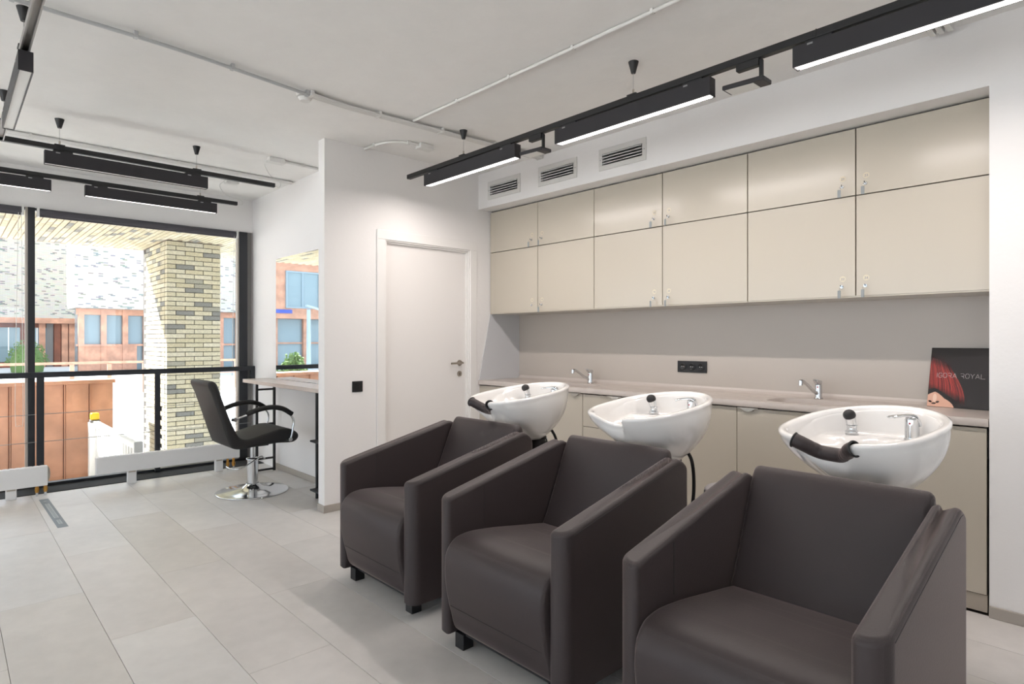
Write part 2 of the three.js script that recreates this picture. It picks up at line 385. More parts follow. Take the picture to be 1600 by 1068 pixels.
// ------------------------------------------------------------ door
{
  const d = struct('door_1', B(2.61, 3.462, 0.006, 2.093, ZD - 0.075, ZD - 0.035, 0.002), M.door);
  struct('trim_1', merge(B(2.518, 2.595, 0, 2.106, ZD, ZD + 0.014, 0.003), B(3.476, 3.551, 0, 2.106, ZD, ZD + 0.014, 0.003), B(2.518, 3.551, 2.106, 2.182, ZD, ZD + 0.014, 0.003),
    B(2.5855, 2.607, 0, 2.0955, ZD - 0.0995, ZD + 0.004), B(3.465, 3.4865, 0, 2.0955, ZD - 0.0995, ZD + 0.004), B(2.5855, 3.4865, 2.096, 2.1175, ZD - 0.0995, ZD + 0.004),
    B(2.607, 2.62, 0, 2.083, ZD - 0.034, ZD - 0.012), B(3.452, 3.465, 0, 2.083, ZD - 0.034, ZD - 0.012), B(2.607, 3.465, 2.083, 2.0955, ZD - 0.034, ZD - 0.012)), M.casing);
  const zf = ZD - 0.035, hx = 3.385;
  const h = part(d, 'handle', merge(cyl(0.026, 0.026, V(hx, 1.09, zf), V(hx, 1.09, zf + 0.008), 24), cyl(0.009, 0.009, V(hx, 1.09, zf), V(hx, 1.09, zf + 0.05), 14),
    tube([V(hx + 0.004, 1.09, zf + 0.05), V(hx - 0.02, 1.09, zf + 0.054), V(hx - 0.07, 1.089, zf + 0.054), V(hx - 0.125, 1.088, zf + 0.05)], 0.009, 20, 10)), M.satin);
  h.userData.label = 'satin lever handle';
  part(d, 'lock_rosette', merge(cyl(0.025, 0.025, V(hx, 0.992, zf), V(hx, 0.992, zf + 0.007), 24)), M.satin);
  part(d, 'keyhole', B(hx - 0.003, hx + 0.003, 0.978, 1.0, zf + 0.006, zf + 0.0085), M.black);
}
{
  const t = thing('light_switch', 'black square double light switch on the white wall beside the door', 'switch', [2.349, 0.89, ZD]);
  wpart(t, 'frame', B(2.305, 2.393, 0.891, 0.975, ZD, ZD + 0.009, 0.002), M.black);
  wpart(t, 'rocker', B(2.317, 2.348, 0.904, 0.962, ZD + 0.008, ZD + 0.013, 0.001), M.blackGloss);
  wpart(t, 'rocker', B(2.35, 2.381, 0.904, 0.962, ZD + 0.008, ZD + 0.013, 0.001), M.blackGloss);
}

// ------------------------------------------------------------ wall of cabinets
const COL = [-4.279, -3.658, -3.039, -2.417, -1.792, -1.166, -0.553];
const NUM = [['13', '14'], ['15', '16'], ['17', '18'], ['19', '20'], ['21', '22'], ['23', '24']];
const WORD = { 13: 'thirteen', 15: 'fifteen', 16: 'sixteen', 17: 'seventeen', 18: 'eighteen', 19: 'nineteen', 20: 'twenty', 21: 'twenty one', 22: 'twenty two', 23: 'twenty three', 24: 'twenty four' };
const numTex = (s, pale) => canvasTex(96, 96, (c) => {
  c.fillStyle = '#c3bbab'; c.fillRect(0, 0, 96, 96);
  c.fillStyle = pale; c.beginPath(); c.arc(48, 48, 45, 0, 7); c.fill();
  c.fillStyle = '#8d8a94'; c.font = 'bold 52px sans-serif'; c.textAlign = 'center'; c.textBaseline = 'middle'; c.fillText(s, 48, 51);
});
{
  const XF = 3.72;
  const where = ['next to the door wall', 'in the middle of the row', 'beside the white pillar'];
  for (let u = 0; u < 3; u++) {
    const z0 = COL[2 * u], z1 = COL[2 * u + 2];
    const t = thing('wall_cabinet', `beige wall cabinet with doors ${NUM[2 * u][0]} to ${NUM[2 * u + 1][1]} ${where[u]}`, 'cabinet', [3.9, 1.543, (z0 + z1) / 2], 'upper locker cabinets');
    wpart(t, 'body', B(XF + 0.02, XR, 1.548, 2.486, z0 + 0.001, z1 - 0.001), M.carcass);
    wpart(t, 'bottom_panel', B(XF + 0.004, XR - 0.004, 1.535, 1.5475, z0 + 0.001, z1 - 0.001, 0.001), M.cabinet);
    for (let s = 0; s < 2; s++) {
      const a = COL[2 * u + s] + 0.003, b = COL[2 * u + s + 1] - 0.003;
      for (let row = 0; row < 2; row++) {
        const y0 = row ? 1.543 : 2.107, y1 = row ? 2.101 : 2.478, n = NUM[2 * u + s][row];
        const d = wpart(t, 'door', B(XF, XF + 0.018, y0, y1, a, b, 0.0015), M.cabinet);
        const lz = s ? COL[2 * u + 1] + 0.05 : COL[2 * u + 1] - 0.07, ly = row ? 1.597 : 2.163;
        const off = V(3.9, 1.543, (z0 + z1) / 2);
        const lock = merge(cyl(0.009, 0.009, V(XF, ly, lz), V(XF - 0.008, ly, lz), 16), cyl(0.0065, 0.0065, V(XF - 0.006, ly, lz), V(XF - 0.012, ly, lz), 14)).translate(-off.x, -off.y, -off.z);
        part(d, 'lock', lock, M.chrome);
        const disc = new THREE.CircleGeometry(0.0165, 24).rotateY(-Math.PI / 2).translate(XF - 0.0008 - off.x, ly + 0.045 - off.y, lz + 0.003 - off.z);
        part(d, 'number_label', disc, std('#ffffff', 0.5, { map: numTex(n, row ? '#cfc6ae' : '#cbbfa6') }), 'round number label');
        if (n !== '14') {
          const k = thing('locker_key', `small key with a grey tag in the beige locker door marked ${WORD[n]}`, 'key', [XF - 0.012, ly, lz], 'keys in the locker doors');
          wpart(k, 'key_blade', B(XF - 0.03, XF - 0.011, ly - 0.003, ly + 0.003, lz - 0.001, lz + 0.001), M.chrome);
          wpart(k, 'key_head', extrude(new THREE.Shape().absellipse(0, 0, 0.011, 0.0125, 0, 7), 0.005, 0.0015).rotateY(-0.5 + rnd()).translate(XF - 0.037, ly, lz), M.black);
          wpart(k, 'ring', new THREE.TorusGeometry(0.007, 0.0008, 6, 16).rotateY(0.6).translate(XF - 0.04, ly - 0.016, lz - 0.002), M.chrome);
          wpart(k, 'tag', B(-0.002, 0.002, -0.044, 0, -0.0085, 0.0085, 0.001).rotateY((rnd() - 0.5) * 0.9).translate(XF - 0.04, ly - 0.022, lz - 0.003), std('#8d9293', 0.4));
        }
      }
    }
  }
  // base cabinets
  const XB = 3.594;
  const baseLabels = ['beige base cabinet in the corner by the door wall', 'beige base cabinet with a small metal tab handle beside the drawer unit', 'beige base drawer unit behind the gap between two basins', 'beige base cabinet behind the basin without a neck cushion', 'beige base cabinet under the counter sink by the pillar end', 'beige base cabinet with bright edge against the white pillar'];
  for (let k = 0; k < 6; k++) {
    const z0 = COL[k] - 0.008, z1 = COL[k + 1] - 0.008;
    const t = thing('base_cabinet', baseLabels[k], 'cabinet', [3.85, 0, (z0 + z1) / 2], 'base cabinets under the counter');
    wpart(t, 'body', B(XB + 0.02, XR - 0.03, 0.09, 0.66, z0 + 0.002, z1 - 0.002), M.carcass);
    wpart(t, 'plinth', B(XB + 0.006, XB + 0.025, 0.008, 0.088, z0, z1), M.plinth);
    const rows = k === 2 ? [[0.092, 0.36], [0.364, 0.63], [0.634, 0.879]] : [[0.092, 0.879]];
    for (const [y0, y1] of rows) {
      const d = wpart(t, k === 2 ? 'drawer_front' : 'door', B(XB, XB + 0.018, y0, y1, z0 + 0.002, z1 - 0.002, 0.0015), M.cabinet);
      const hz = k === 2 ? (z0 + z1) / 2 : k < 2 ? z1 - 0.075 : z0 + 0.075;
      const s = new THREE.Shape(); s.moveTo(-0.065, 0).quadraticCurveTo(-0.04, -0.003, -0.03, -0.014).quadraticCurveTo(0, -0.028, 0.03, -0.014).quadraticCurveTo(0.04, -0.003, 0.065, 0).lineTo(0.065, 0.003).lineTo(-0.065, 0.003);
      const hg = extrude(s, 0.014, 0.001, 1).rotateY(-Math.PI / 2).translate(XB - 0.0 - 3.85, y1 + 0.001, hz - (z0 + z1) / 2);
      part(d, 'handle', hg, M.satin, 'small curved metal tab');
    }
  }
}
// counter, backsplash, sinks, taps
const CT = 0.927;
{
  const shape = shapeOf([[ZD + 0.002, 3.577], [ZN - 0.004, 3.577], [ZN - 0.004, XR - 0.002], [ZD + 0.002, XR - 0.002]]);
  const sinks = [[-3.33, 3.8], [-1.44, 3.8]], sw = 0.235, sd = 0.15;
  for (const [z, x] of sinks) { const h = new THREE.Path(); const r = roundRect(z - sw, z + sw, x - sd, x + sd, 0.11); h.setFromPoints(r.getPoints(10)); shape.holes.push(h); }
  const t = thing('countertop', 'long beige stone countertop with two moulded sinks and upstands', 'countertop', [3.84, 0.88, -2.4]);
  const slab = extrude(shape, 0.04, 0.004, 2).rotateX(Math.PI / 2);                    // (z, x) -> x' = z, z' = x
  const map = (g) => { const p = g.attributes.position; for (let i = 0; i < p.count; i++) { const a = p.getX(i), y = p.getY(i), b = p.getZ(i); p.setXYZ(i, b, y, a); } const ix = g.index ? g.index.array : null; if (!ix) { for (let i = 0; i < p.count; i += 3) { const x = p.getX(i + 1), y = p.getY(i + 1), z = p.getZ(i + 1); p.setXYZ(i + 1, p.getX(i + 2), p.getY(i + 2), p.getZ(i + 2)); p.setXYZ(i + 2, x, y, z); } } g.computeVertexNormals(); return g; };
  const slabG = uvBox(map(slab.index ? slab.toNonIndexed() : slab)).translate(0, CT, 0);
  wpart(t, 'slab', smooth(slabG, 0.6), M.counter);
  for (const [z, x] of sinks) {                                                          // moulded bowl
    const rings = [];
    const N = 48, levels = [[1, 0], [0.985, -0.02], [0.96, -0.08], [0.9, -0.115], [0.7, -0.125], [0.1, -0.13]];
    const pos = [], idx = [];
    levels.forEach(([k, y]) => { for (let i = 0; i < N; i++) { const a = i / N * 2 * Math.PI, c = Math.cos(a), s = Math.sin(a), q = 0.55; pos.push(x + Math.sign(s) * Math.abs(s) ** q * (sd + 0.002) * k, CT - 0.004 + y, z + Math.sign(c) * Math.abs(c) ** q * (sw + 0.002) * k); } });
    for (let l = 0; l < levels.length - 1; l++) for (let i = 0; i < N; i++) { const a = l * N + i, b = l * N + (i + 1) % N; idx.push(a, b, a + N, b, b + N, a + N); }
    const g = new THREE.BufferGeometry(); g.setAttribute('position', new THREE.Float32BufferAttribute(pos, 3)); g.setIndex(idx); g.computeVertexNormals();
    const m = wpart(t, 'sink_bowl', uvBox(g), new THREE.MeshPhysicalMaterial({ color: '#c6bcb5', roughness: 0.28, side: THREE.DoubleSide }));
    part(m, 'drain', cyl(0.03, 0.03, V(x, CT - 0.134, z), V(x, CT - 0.128, z), 20).translate(-3.84, -0.88, 2.4), M.chrome);
  }
  const cove = shapeOf([[0, 0], [0, 0.03], [-0.006, 0.016], [-0.016, 0.006], [-0.03, 0]]);
  wpart(t, 'upstand', extrude(cove, ZN - ZD - 0.02).translate(XR - 0.006, CT - 0.0005, ZD + 0.01), M.counter);
  struct('trim_2', B(XR - 0.006, XR - 0.0005, CT, 1.547, ZD + 0.001, ZN - 0.001), M.splash);
  const side = extrude(shapeOf([[3.585, CT], [XR - 0.006, CT], [XR - 0.006, 1.543], [3.722, 1.543]]), 0.006).translate(0, 0, ZD + 0.0005);
  struct('trim_3', side, M.splashSide);
}
function tap(z, label) {
  const t = thing('counter_tap', label, 'tap', [4.01, CT, z], 'taps on the counter');
  part(t, 'body', lathe([[0, 0], [0.026, 0], [0.026, 0.006], [0.021, 0.01], [0.02, 0.085], [0.017, 0.095], [0, 0.096]], 24), M.chrome);
  part(t, 'spout', merge(tube([V(0, 0.028, 0), V(-0.06, 0.055, -0.012), V(-0.13, 0.1, -0.026), V(-0.165, 0.118, -0.034), V(-0.18, 0.112, -0.037)], 0.0105, 24, 12), cyl(0.013, 0.013, V(-0.18, 0.12, -0.037), V(-0.182, 0.092, -0.037), 14)), M.chrome);
  part(t, 'lever', merge(smooth(extrude(splineShape([[-0.022, 0.094], [0.018, 0.094], [0.02, 0.112], [-0.02, 0.118], [-0.05, 0.124], [-0.052, 0.118]], 40), 0.03, 0.004)).translate(0, 0, -0.015)), M.chrome);
  part(t, 'hot_cold_mark', new THREE.CircleGeometry(0.005, 12).rotateY(-Math.PI / 2).translate(-0.0212, 0.075, 0.002), std('#b03434', 0.4));
}
tap(-3.315, 'chrome mixer tap on the counter close to the door wall');
tap(-1.47, 'chrome mixer tap at the moulded sink between the socket strip and the picture board');
{
  const t = thing('socket_strip', 'black triple power socket plate on the beige backsplash', 'socket', [XR - 0.006, 1.05, -2.4]);
  const x1 = XR - 0.006;
  wpart(t, 'plate', B(x1 - 0.009, x1, 1.052, 1.138, -2.521, -2.279, 0.002), M.black);
  for (const z of [-2.475, -2.4, -2.325]) {
    const s = wpart(t, 'socket', lathe([[0.027, 0], [0.027, 0.006], [0.0195, 0.006], [0.018, 0.0006], [0, 0.0006]], 28).rotateZ(Math.PI / 2).translate(x1 - 0.009, 1.095, z), M.blackGloss);
    part(s, 'contact', merge(...[-0.008, 0.008].map((d) => cyl(0.0028, 0.0028, V(x1 - 0.0094, 1.095, z + d), V(x1 - 0.0105, 1.095, z + d), 8))).translate(-x1, -1.05, 2.4), M.satin);
  }
}
// advertising board leaning on the backsplash
{
  const tex = canvasTex(800, 840, (c, w, h) => {
    c.fillStyle = '#231d20'; c.fillRect(0, 0, w, h);
    let q = 3; const r = () => { q = (q * 1664525 + 1013904223) >>> 0; return q / 4294967296; };
    // hair: many strands fanning down
    for (let i = 0; i < 1500; i++) {
      const u = r(), x0 = -60 + u * 320, x1 = -40 + u * 520 + (r() - 0.5) * 14, y0 = 60 + 150 * Math.pow(u, 2) + r() * 60, y1 = 640 + u * 170 + (r() - 0.5) * 50;
      const g = c.createLinearGradient(0, y0, 0, y1), k = r(), R = 120 + 115 * k * k, G = 30 + 62 * k * k, Bl = 36 + 44 * k * k;
      g.addColorStop(0, 'rgba(60,20,24,0)'); g.addColorStop(0.28, `rgba(${R},${G},${Bl},0.7)`); g.addColorStop(0.75, `rgba(${R},${G},${Bl},0.75)`); g.addColorStop(1, 'rgba(40,12,14,0.25)');
      c.strokeStyle = k < 0.42 ? 'rgba(34,14,18,0.55)' : g; c.lineWidth = 1 + 2.5 * r();
      c.beginPath(); c.moveTo(x0, y0); c.bezierCurveTo(x0 + 20, y0 + 160, x1, y1 - 320, x1, y1); c.stroke();
    }
    c.fillStyle = '#1d1517'; c.beginPath(); c.moveTo(0, 610); c.quadraticCurveTo(80, 560, 130, 600); c.quadraticCurveTo(250, 660, 420, 780); c.lineTo(500, 840); c.lineTo(0, 840); c.fill();
    // skin: nose and cheek
    c.fillStyle = '#e2b19a'; c.beginPath(); c.moveTo(0, 680); c.quadraticCurveTo(60, 640, 95, 632); c.quadraticCurveTo(150, 650, 220, 720); c.quadraticCurveTo(330, 770, 352, 840); c.lineTo(0, 840); c.fill();
    c.fillStyle = '#f0cdb9'; c.beginPath(); c.ellipse(95, 720, 26, 60, 0, 0, 7); c.fill();
    c.fillStyle = '#2a1512';
    c.beginPath(); c.ellipse(38, 772, 24, 13, 0.3, 0, 7); c.fill(); c.beginPath(); c.ellipse(134, 774, 24, 13, -0.3, 0, 7); c.fill(); c.beginPath(); c.ellipse(86, 796, 30, 11, 0, 0, 7); c.fill();
    c.fillStyle = '#d5d0cf'; c.font = '300 86px sans-serif'; c.textBaseline = 'middle';
    c.strokeStyle = '#d9d3d3'; c.lineWidth = 3.2; c.lineCap = 'round';
    // thin wide capitals
    const L = { I: [[[0, 0], [0, 1]]], G: [[[0.95, 0.18], [0.75, 0], [0.25, 0], [0, 0.3], [0, 0.7], [0.25, 1], [0.8, 1], [0.95, 0.8], [0.95, 0.52], [0.55, 0.52]]], O: [[[0.25, 0], [0.75, 0], [1, 0.3], [1, 0.7], [0.75, 1], [0.25, 1], [0, 0.7], [0, 0.3], [0.25, 0]]],
      R: [[[0, 0], [0.75, 0], [0.9, 0.12], [0.9, 0.42], [0.75, 0.55], [0.2, 0.55]], [[0.6, 0.55], [0.92, 1]]], A: [[[0, 1], [0.5, 0], [1, 1]], [[0.3, 0.7], [0.7, 0.7]]], Y: [[[0, 0], [0.5, 0.5], [1, 0]], [[0.5, 0.5], [0.5, 1]]], L: [[[0.1, 0], [0.1, 1], [1.1, 1]]] };
    let x = 100;
    for (const ch of 'IGORA ROYAL') {
      if (ch === ' ') { x += 34; continue; }
      const cw = ch === 'I' ? 4 : 50, chh = 62;
      for (const s of L[ch]) { c.beginPath(); s.forEach(([a, b], i) => (i ? c.lineTo(x + a * cw, 362 + b * chh) : c.moveTo(x + a * cw, 362 + b * chh))); c.stroke(); }
      x += cw + 13;
    }
  });
  const w = 0.29, h = 0.335;
  const t = thing('picture_board', 'square glossy advertising board with red hair picture leaning on the backsplash', 'board', [4.0, CT + 0.001, -0.752]);
  const board = part(t, 'board', B(0, 0.008, 0, h, -w / 2, w / 2, 0.001), std('#1b1719', 0.5));
  const pic = part(t, 'print', new THREE.PlaneGeometry(w - 0.002, h - 0.002).rotateY(-Math.PI / 2).translate(-0.0008, h / 2, 0), phys('#ffffff', 0.22, { map: tex, clearcoat: 0.6, clearcoatRoughness: 0.1 }));
  board.castShadow = pic.castShadow = true;
  t.rotation.set(0, -0.1, -Math.asin(0.08 / h), 'YXZ');
}
// vents on the bulkhead
function vent(zc, label) {
  const x = XC + 0.005, t = thing('air_vent', label, 'vent', [x, 2.555, zc], 'vents above the lockers');
  const w = 0.21, y0 = 2.555, y1 = 2.715, hw = 0.177, a0 = 2.592, a1 = 2.676;
  wpart(t, 'frame', merge(B(x - 0.006, x, y0, a0, zc - w, zc + w, 0.002), B(x - 0.006, x, a1, y1, zc - w, zc + w, 0.002), B(x - 0.006, x, a0, a1, zc - w, zc - hw), B(x - 0.006, x, a0, a1, zc + hw, zc + w)), M.ventFrame);
  const d0 = x + 0.02, d1 = x + 0.42, k = 0.002;                                          // sheet metal duct behind the opening
  wpart(t, 'duct', merge(B(d0, d1, a0 - k, a0, zc - hw, zc + hw), B(d0, d1, a1, a1 + k, zc - hw, zc + hw), B(d0, d1, a0, a1, zc - hw - k, zc - hw), B(d0, d1, a0, a1, zc + hw, zc + hw + k), B(d1 - k, d1, a0, a1, zc - hw, zc + hw)), M.galvanised);
  for (let k = 0; k < 4; k++) wpart(t, 'slat', B(-0.009, 0.009, -0.0026, 0.0026, -hw, hw).rotateZ(0.3).translate(x - 0.012, a0 + 0.0105 + k * 0.021, zc), M.ventSlat);
  for (const s of [-1, 1]) wpart(t, 'screw', cyl(0.004, 0.004, V(x - 0.008, (a0 + a1) / 2, zc + s * (hw + 0.017)), V(x - 0.005, (a0 + a1) / 2, zc + s * (hw + 0.017)), 10), M.wire);
}
vent(VENTS[0], 'slatted white air vent on the bulkhead next to the door wall');
vent(VENTS[1], 'slatted white air vent on the bulkhead between two others');
vent(VENTS[2], 'slatted white air vent on the bulkhead above the doors 17 and 19');
// three-slot ceiling fitting beside the bulkhead
{
  const t = thing('ceiling_outlet', 'small white three-finger fitting on the ceiling above the lockers by the pillar', 'fitting', [3.46, CEIL, -0.72]);
  for (let k = 0; k < 3; k++) wpart(t, 'finger', B(3.4, 3.54, CEIL - 0.028, CEIL, -0.775 + k * 0.035, -0.75 + k * 0.035, 0.004), M.conduit);
}

// ------------------------------------------------------------ track lighting
const lampProto = {};
function lampGeometry() {
  if (lampProto.body) return lampProto;
  const L = 1.02;
  lampProto.body = merge(B(-0.027, -0.021, 0, 0.09, 0, L), B(0.021, 0.027, 0, 0.09, 0, L), B(-0.0215, 0.0215, 0.012, 0.09, 0.0005, L - 0.0005), B(-0.027, 0.027, 0, 0.09, -0.003, 0.0005), B(-0.027, 0.027, 0, 0.09, L - 0.0005, L + 0.003));
  lampProto.diffuser = B(-0.021, 0.021, 0.004, 0.0118, 0.001, L - 0.001);
  lampProto.adapter = B(-0.016, 0.016, 0.09, 0.104, -0.055, 0.055, 0.002);
  lampProto.slide = B(-0.0285, -0.024, 0.078, 0.086, -0.012, 0.012, 0.001);
  return lampProto;
}
function linearLamp(label, [x, z], turn, on, group, dim = 1) {   // runs along local z from its base
  const g = lampGeometry(), t = thing('track_lamp', label, 'lamp', [x, 2.489, z], group);
  t.rotation.y = turn;
  part(t, 'housing', g.body, M.lampBody);
  part(t, 'diffuser', g.diffuser, on ? M.led : M.off, on ? 'glowing white diffuser' : 'unlit white diffuser');
  for (const d of [0.1, 0.92]) { const a = part(t, 'adapter', g.adapter, M.black); a.position.z = d; const s = part(t, 'slide', g.slide, M.wire); s.position.z = d - 0.03; }
  if (on) {
    const l = new THREE.RectAreaLight(LED_COLOR, LED_POWER * dim, 0.042, 1.0);
    l.name = 'lamp_light'; l.castShadow = true;
    l.position.set(0, 0.0025, 0.51); l.rotation.x = -Math.PI / 2;
    t.add(l);
  }
  return t;
}
function cup(t, x, z) {
  wpart(t, 'ceiling_cup', cyl(0.028, 0.012, V(x, CEIL, z), V(x, CEIL - 0.062, z), 20), M.black);
  wpart(t, 'suspension_wire', cyl(0.0012, 0.0012, V(x, CEIL - 0.06, z), V(x, 2.64, z), 6), M.wire);
  wpart(t, 'clamp', merge(cyl(0.006, 0.006, V(x, 2.628, z), V(x, 2.66, z), 10)), M.satin);
}
{
  const r = thing('lighting_track', 'long black suspended lighting track over the wash chairs', 'track', [2.74, 2.592, -2]);
  wpart(r, 'rail', B(2.722, 2.758, 2.593, 2.627, -4.157, 0.9, 0.003), M.black);
  wpart(r, 'joint', merge(B(2.7205, 2.7595, 2.592, 2.628, -1.01, -1.006)), M.blackGloss);
  for (const z of [-3.445, -1.963, -0.55]) { cup(r, 2.74, z); wpart(r, 'saddle', B(2.718, 2.762, 2.624, 2.633, z - 0.03, z + 0.03, 0.002), M.black); }
  linearLamp('lit linear track lamp above the wash basin by the door wall', [2.74, -3.9], 0, true, 'lamps over the wash chairs');
  linearLamp('lit linear track lamp between the two flat track spotlights', [2.74, -2.52], 0, true, 'lamps over the wash chairs');
  linearLamp('lit linear track lamp at the white pillar end of the track', [2.74, -1.1], 0, true, 'lamps over the wash chairs');
}
function spot(z, label) {                                // flat paddle head on an L arm
  const t = thing('track_spotlight', label, 'spotlight', [2.74, 2.59, z]);
  part(t, 'adapter', B(-0.016, 0.016, -0.03, 0.004, -0.1, 0.01, 0.003), M.black);
  part(t, 'arm', B(-0.008, 0.008, -0.105, -0.005, 0.008, 0.024, 0.002), M.black);
  const h = part(t, 'head', merge(B(-0.045, 0.045, -0.011, 0.011, -0.17, 0.03, 0.006)), M.lampBody);
  h.position.set(0, -0.105, 0.015); h.rotation.x = 0.04;
  part(h, 'lens', B(-0.036, 0.036, -0.0125, -0.0105, -0.158, -0.02, 0.0005), M.off, 'pale lens');
}
spot(-2.66, 'black flat track spotlight just below the row of air vents');
spot(-1.27, 'black flat track spotlight beside the lamp at the pillar end of the track');
{
  const r = thing('lighting_track', 'black suspended lighting track crossing before the mirror wall', 'track', [1.2, 2.592, -5.16]);
  wpart(r, 'rail', B(0.244, 2.052, 2.593, 2.627, -5.178, -5.142, 0.003), M.black);
  for (const x of [0.574, 1.44]) { cup(r, x, -5.16); wpart(r, 'saddle', B(x - 0.03, x + 0.03, 2.624, 2.633, -5.182, -5.138, 0.002), M.black); }
  linearLamp('unlit linear track lamp on the track before the mirror wall', [0.493, -5.16], Math.PI / 2, false);
}
{
  const r = thing('lighting_track', 'black suspended lighting track closest to the window head', 'track', [0.5, 2.592, -6.1]);
  wpart(r, 'rail', B(-2.6, 2.063, 2.593, 2.627, -6.118, -6.082, 0.003), M.black);
  for (const x of [1.734, 0.25, -1.2]) { cup(r, x, -6.1); wpart(r, 'saddle', B(x - 0.03, x + 0.03, 2.624, 2.633, -6.122, -6.078, 0.002), M.black); }
  linearLamp('lit linear track lamp along the window above the long radiator', [0.851, -6.1], Math.PI / 2, true, 'lamps along the window', 0.2);
  linearLamp('lit linear track lamp along the window above the blind left of the mullion', [-0.4, -6.1], Math.PI / 2, true, 'lamps along the window', 0.2);
}
{
  const r = thing('lighting_track', 'grey suspended lighting track meeting the black track before the mirror wall', 'track', [0.262, 2.592, -3]);
  wpart(r, 'rail', merge(B(0.244, 0.25, 2.593, 2.627, -5.142, 0.6), B(0.274, 0.28, 2.593, 2.627, -5.142, 0.6), B(0.249, 0.275, 2.612, 2.627, -5.142, 0.6)), std('#8a8784', 0.45, { metalness: 0.4 }));
  for (const z of [-3.538, -4.803, -1.6]) { cup(r, 0.262, z); wpart(r, 'saddle', B(0.24, 0.284, 2.624, 2.633, z - 0.03, z + 0.03, 0.002), M.black); }
  linearLamp('unlit linear track lamp with pale diffuser on the track running to the window', [0.262, -4.46], 0, false);
}

// ------------------------------------------------------------ services on the ceiling
{
  const y = CEIL - 0.022;
  const pts = [[-1.2, -3.4], [0.1, -3.425], [0.387, -3.433], [0.84, -3.447], [1.28, -3.5], [1.62, -3.545], [1.9, -3.57], [2.34, -3.55], [2.7, -3.53], [3.575, -3.49]];
  const run = (dz, a, b, r, mat, name, label, flat = 1) => {
    const c = pts.slice(a, b).map(([x, z]) => V(x, y, z + dz));
    const t = thing(name, label, 'conduit', [c[0].x, y, c[0].z]);
    const g = tube(c, r, 120, 8);
    if (flat !== 1) { const p = g.attributes.position; for (let i = 0; i < p.count; i++) p.setY(i, y + (p.getY(i) - y) * flat); g.computeVertexNormals(); }
    wpart(t, 'strip', g, mat);
    const curve = new THREE.CatmullRomCurve3(c), n = Math.max(2, Math.round(curve.getLength() / 0.47));
    for (let i = 0; i <= n; i++) { const p = curve.getPointAt(Math.min(0.995, Math.max(0.005, i / n))); wpart(t, 'clip', B(p.x - 0.009, p.x + 0.009, y - r * flat - 0.001, CEIL, p.z - r - 0.002, p.z + r + 0.002, 0.001), mat); }
    return t;
  };
  run(0, 0, 6, 0.014, M.galvanised, 'cable_strip', 'bright galvanised cable strip clipped across the ceiling to the smoke detector', 0.6);
  run(0.03, 5, 10, 0.009, M.conduit, 'ceiling_conduit', 'white conduit of the ceiling bundle, on the side away from the door');
  run(0.008, 5, 10, 0.009, M.conduit, 'ceiling_conduit', 'white conduit in the middle of the ceiling bundle');
  run(-0.014, 5, 10, 0.009, M.conduit, 'ceiling_conduit', 'white conduit of the ceiling bundle on the door side');
  const straight = (a, b, r, label, n) => {
    const t = thing('ceiling_conduit', label, 'conduit', [a.x, a.y, a.z]);
    wpart(t, 'strip', cyl(r, r, a, b, 10), M.conduit);
    for (let i = 1; i < n; i++) { const p = a.clone().lerp(b, i / n), dx = Math.abs(b.x - a.x) > Math.abs(b.z - a.z); wpart(t, 'clip', B(p.x - (dx ? 0.008 : r + 0.002), p.x + (dx ? 0.008 : r + 0.002), p.y - r - 0.001, CEIL, p.z - (dx ? r + 0.002 : 0.008), p.z + (dx ? r + 0.002 : 0.008)), M.conduit); }
  };
  straight(V(2.35, CEIL - 0.012, -3.5), V(2.38, CEIL - 0.012, 0.8), 0.009, 'single white conduit branching off the bundle along the ceiling', 9);
  straight(V(-2.5, CEIL - 0.014, -5.64), V(2.43, CEIL - 0.014, -5.67), 0.011, 'white conduit behind the track before the mirror wall, room side of the pair', 10);
  straight(V(-2.5, CEIL - 0.014, -5.672), V(2.43, CEIL - 0.014, -5.702), 0.011, 'white conduit behind the track before the mirror wall, window side of the pair', 10);
  // junction boxes
  const jb = (x, z, w, d, label) => { const t = thing('junction_box', label, 'junction box', [x, CEIL - 0.035, z]); wpart(t, 'box', B(x - w / 2, x + w / 2, CEIL - 0.035, CEIL, z - d / 2, z + d / 2, 0.004), M.conduit); wpart(t, 'lid', B(x - w / 2 - 0.003, x + w / 2 + 0.003, CEIL - 0.04, CEIL - 0.03, z - d / 2 - 0.003, z + d / 2 + 0.003, 0.003), M.conduit); return t; };
  jb(2.72, -3.9, 0.12, 0.07, 'white junction box on the ceiling in front of the door wall');
  const cc = thing('curved_conduit', 'curved white conduit from the door wall to the ceiling junction box', 'conduit', [2.42, CEIL - 0.015, -4.2]);
  const cpts = [V(2.41, CEIL - 0.014, -4.275), V(2.42, CEIL - 0.014, -4.14), V(2.47, CEIL - 0.014, -3.99), V(2.58, CEIL - 0.014, -3.915), V(2.66, CEIL - 0.014, -3.9)];
  wpart(cc, 'pipe', tube(cpts, 0.01, 40, 10), M.conduit);
  for (const k of [1, 3]) wpart(cc, 'clip', B(cpts[k].x - 0.014, cpts[k].x + 0.014, CEIL - 0.026, CEIL, cpts[k].z - 0.014, cpts[k].z + 0.014, 0.002), M.conduit);
  jb(2.02, -5.05, 0.13, 0.07, 'white junction box on the ceiling beside the partition edge');
  straight(V(2.08, CEIL - 0.012, -5.05), V(2.44, CEIL - 0.012, -5.07), 0.012, 'short white conduit from a junction box to the mirror wall', 2);
  single('lamp_cable', tube([V(1.96, CEIL - 0.02, -5.05), V(1.93, 2.75, -5.06), V(2.0, 2.68, -5.12), V(2.1, 2.64, -5.155), V(2.09, 2.6, -5.16), V(2.052, 2.61, -5.16)], 0.003, 50, 6), M.conduit, 'thin white cable drooping from the junction box to the track end by the mirror wall', 'cable');
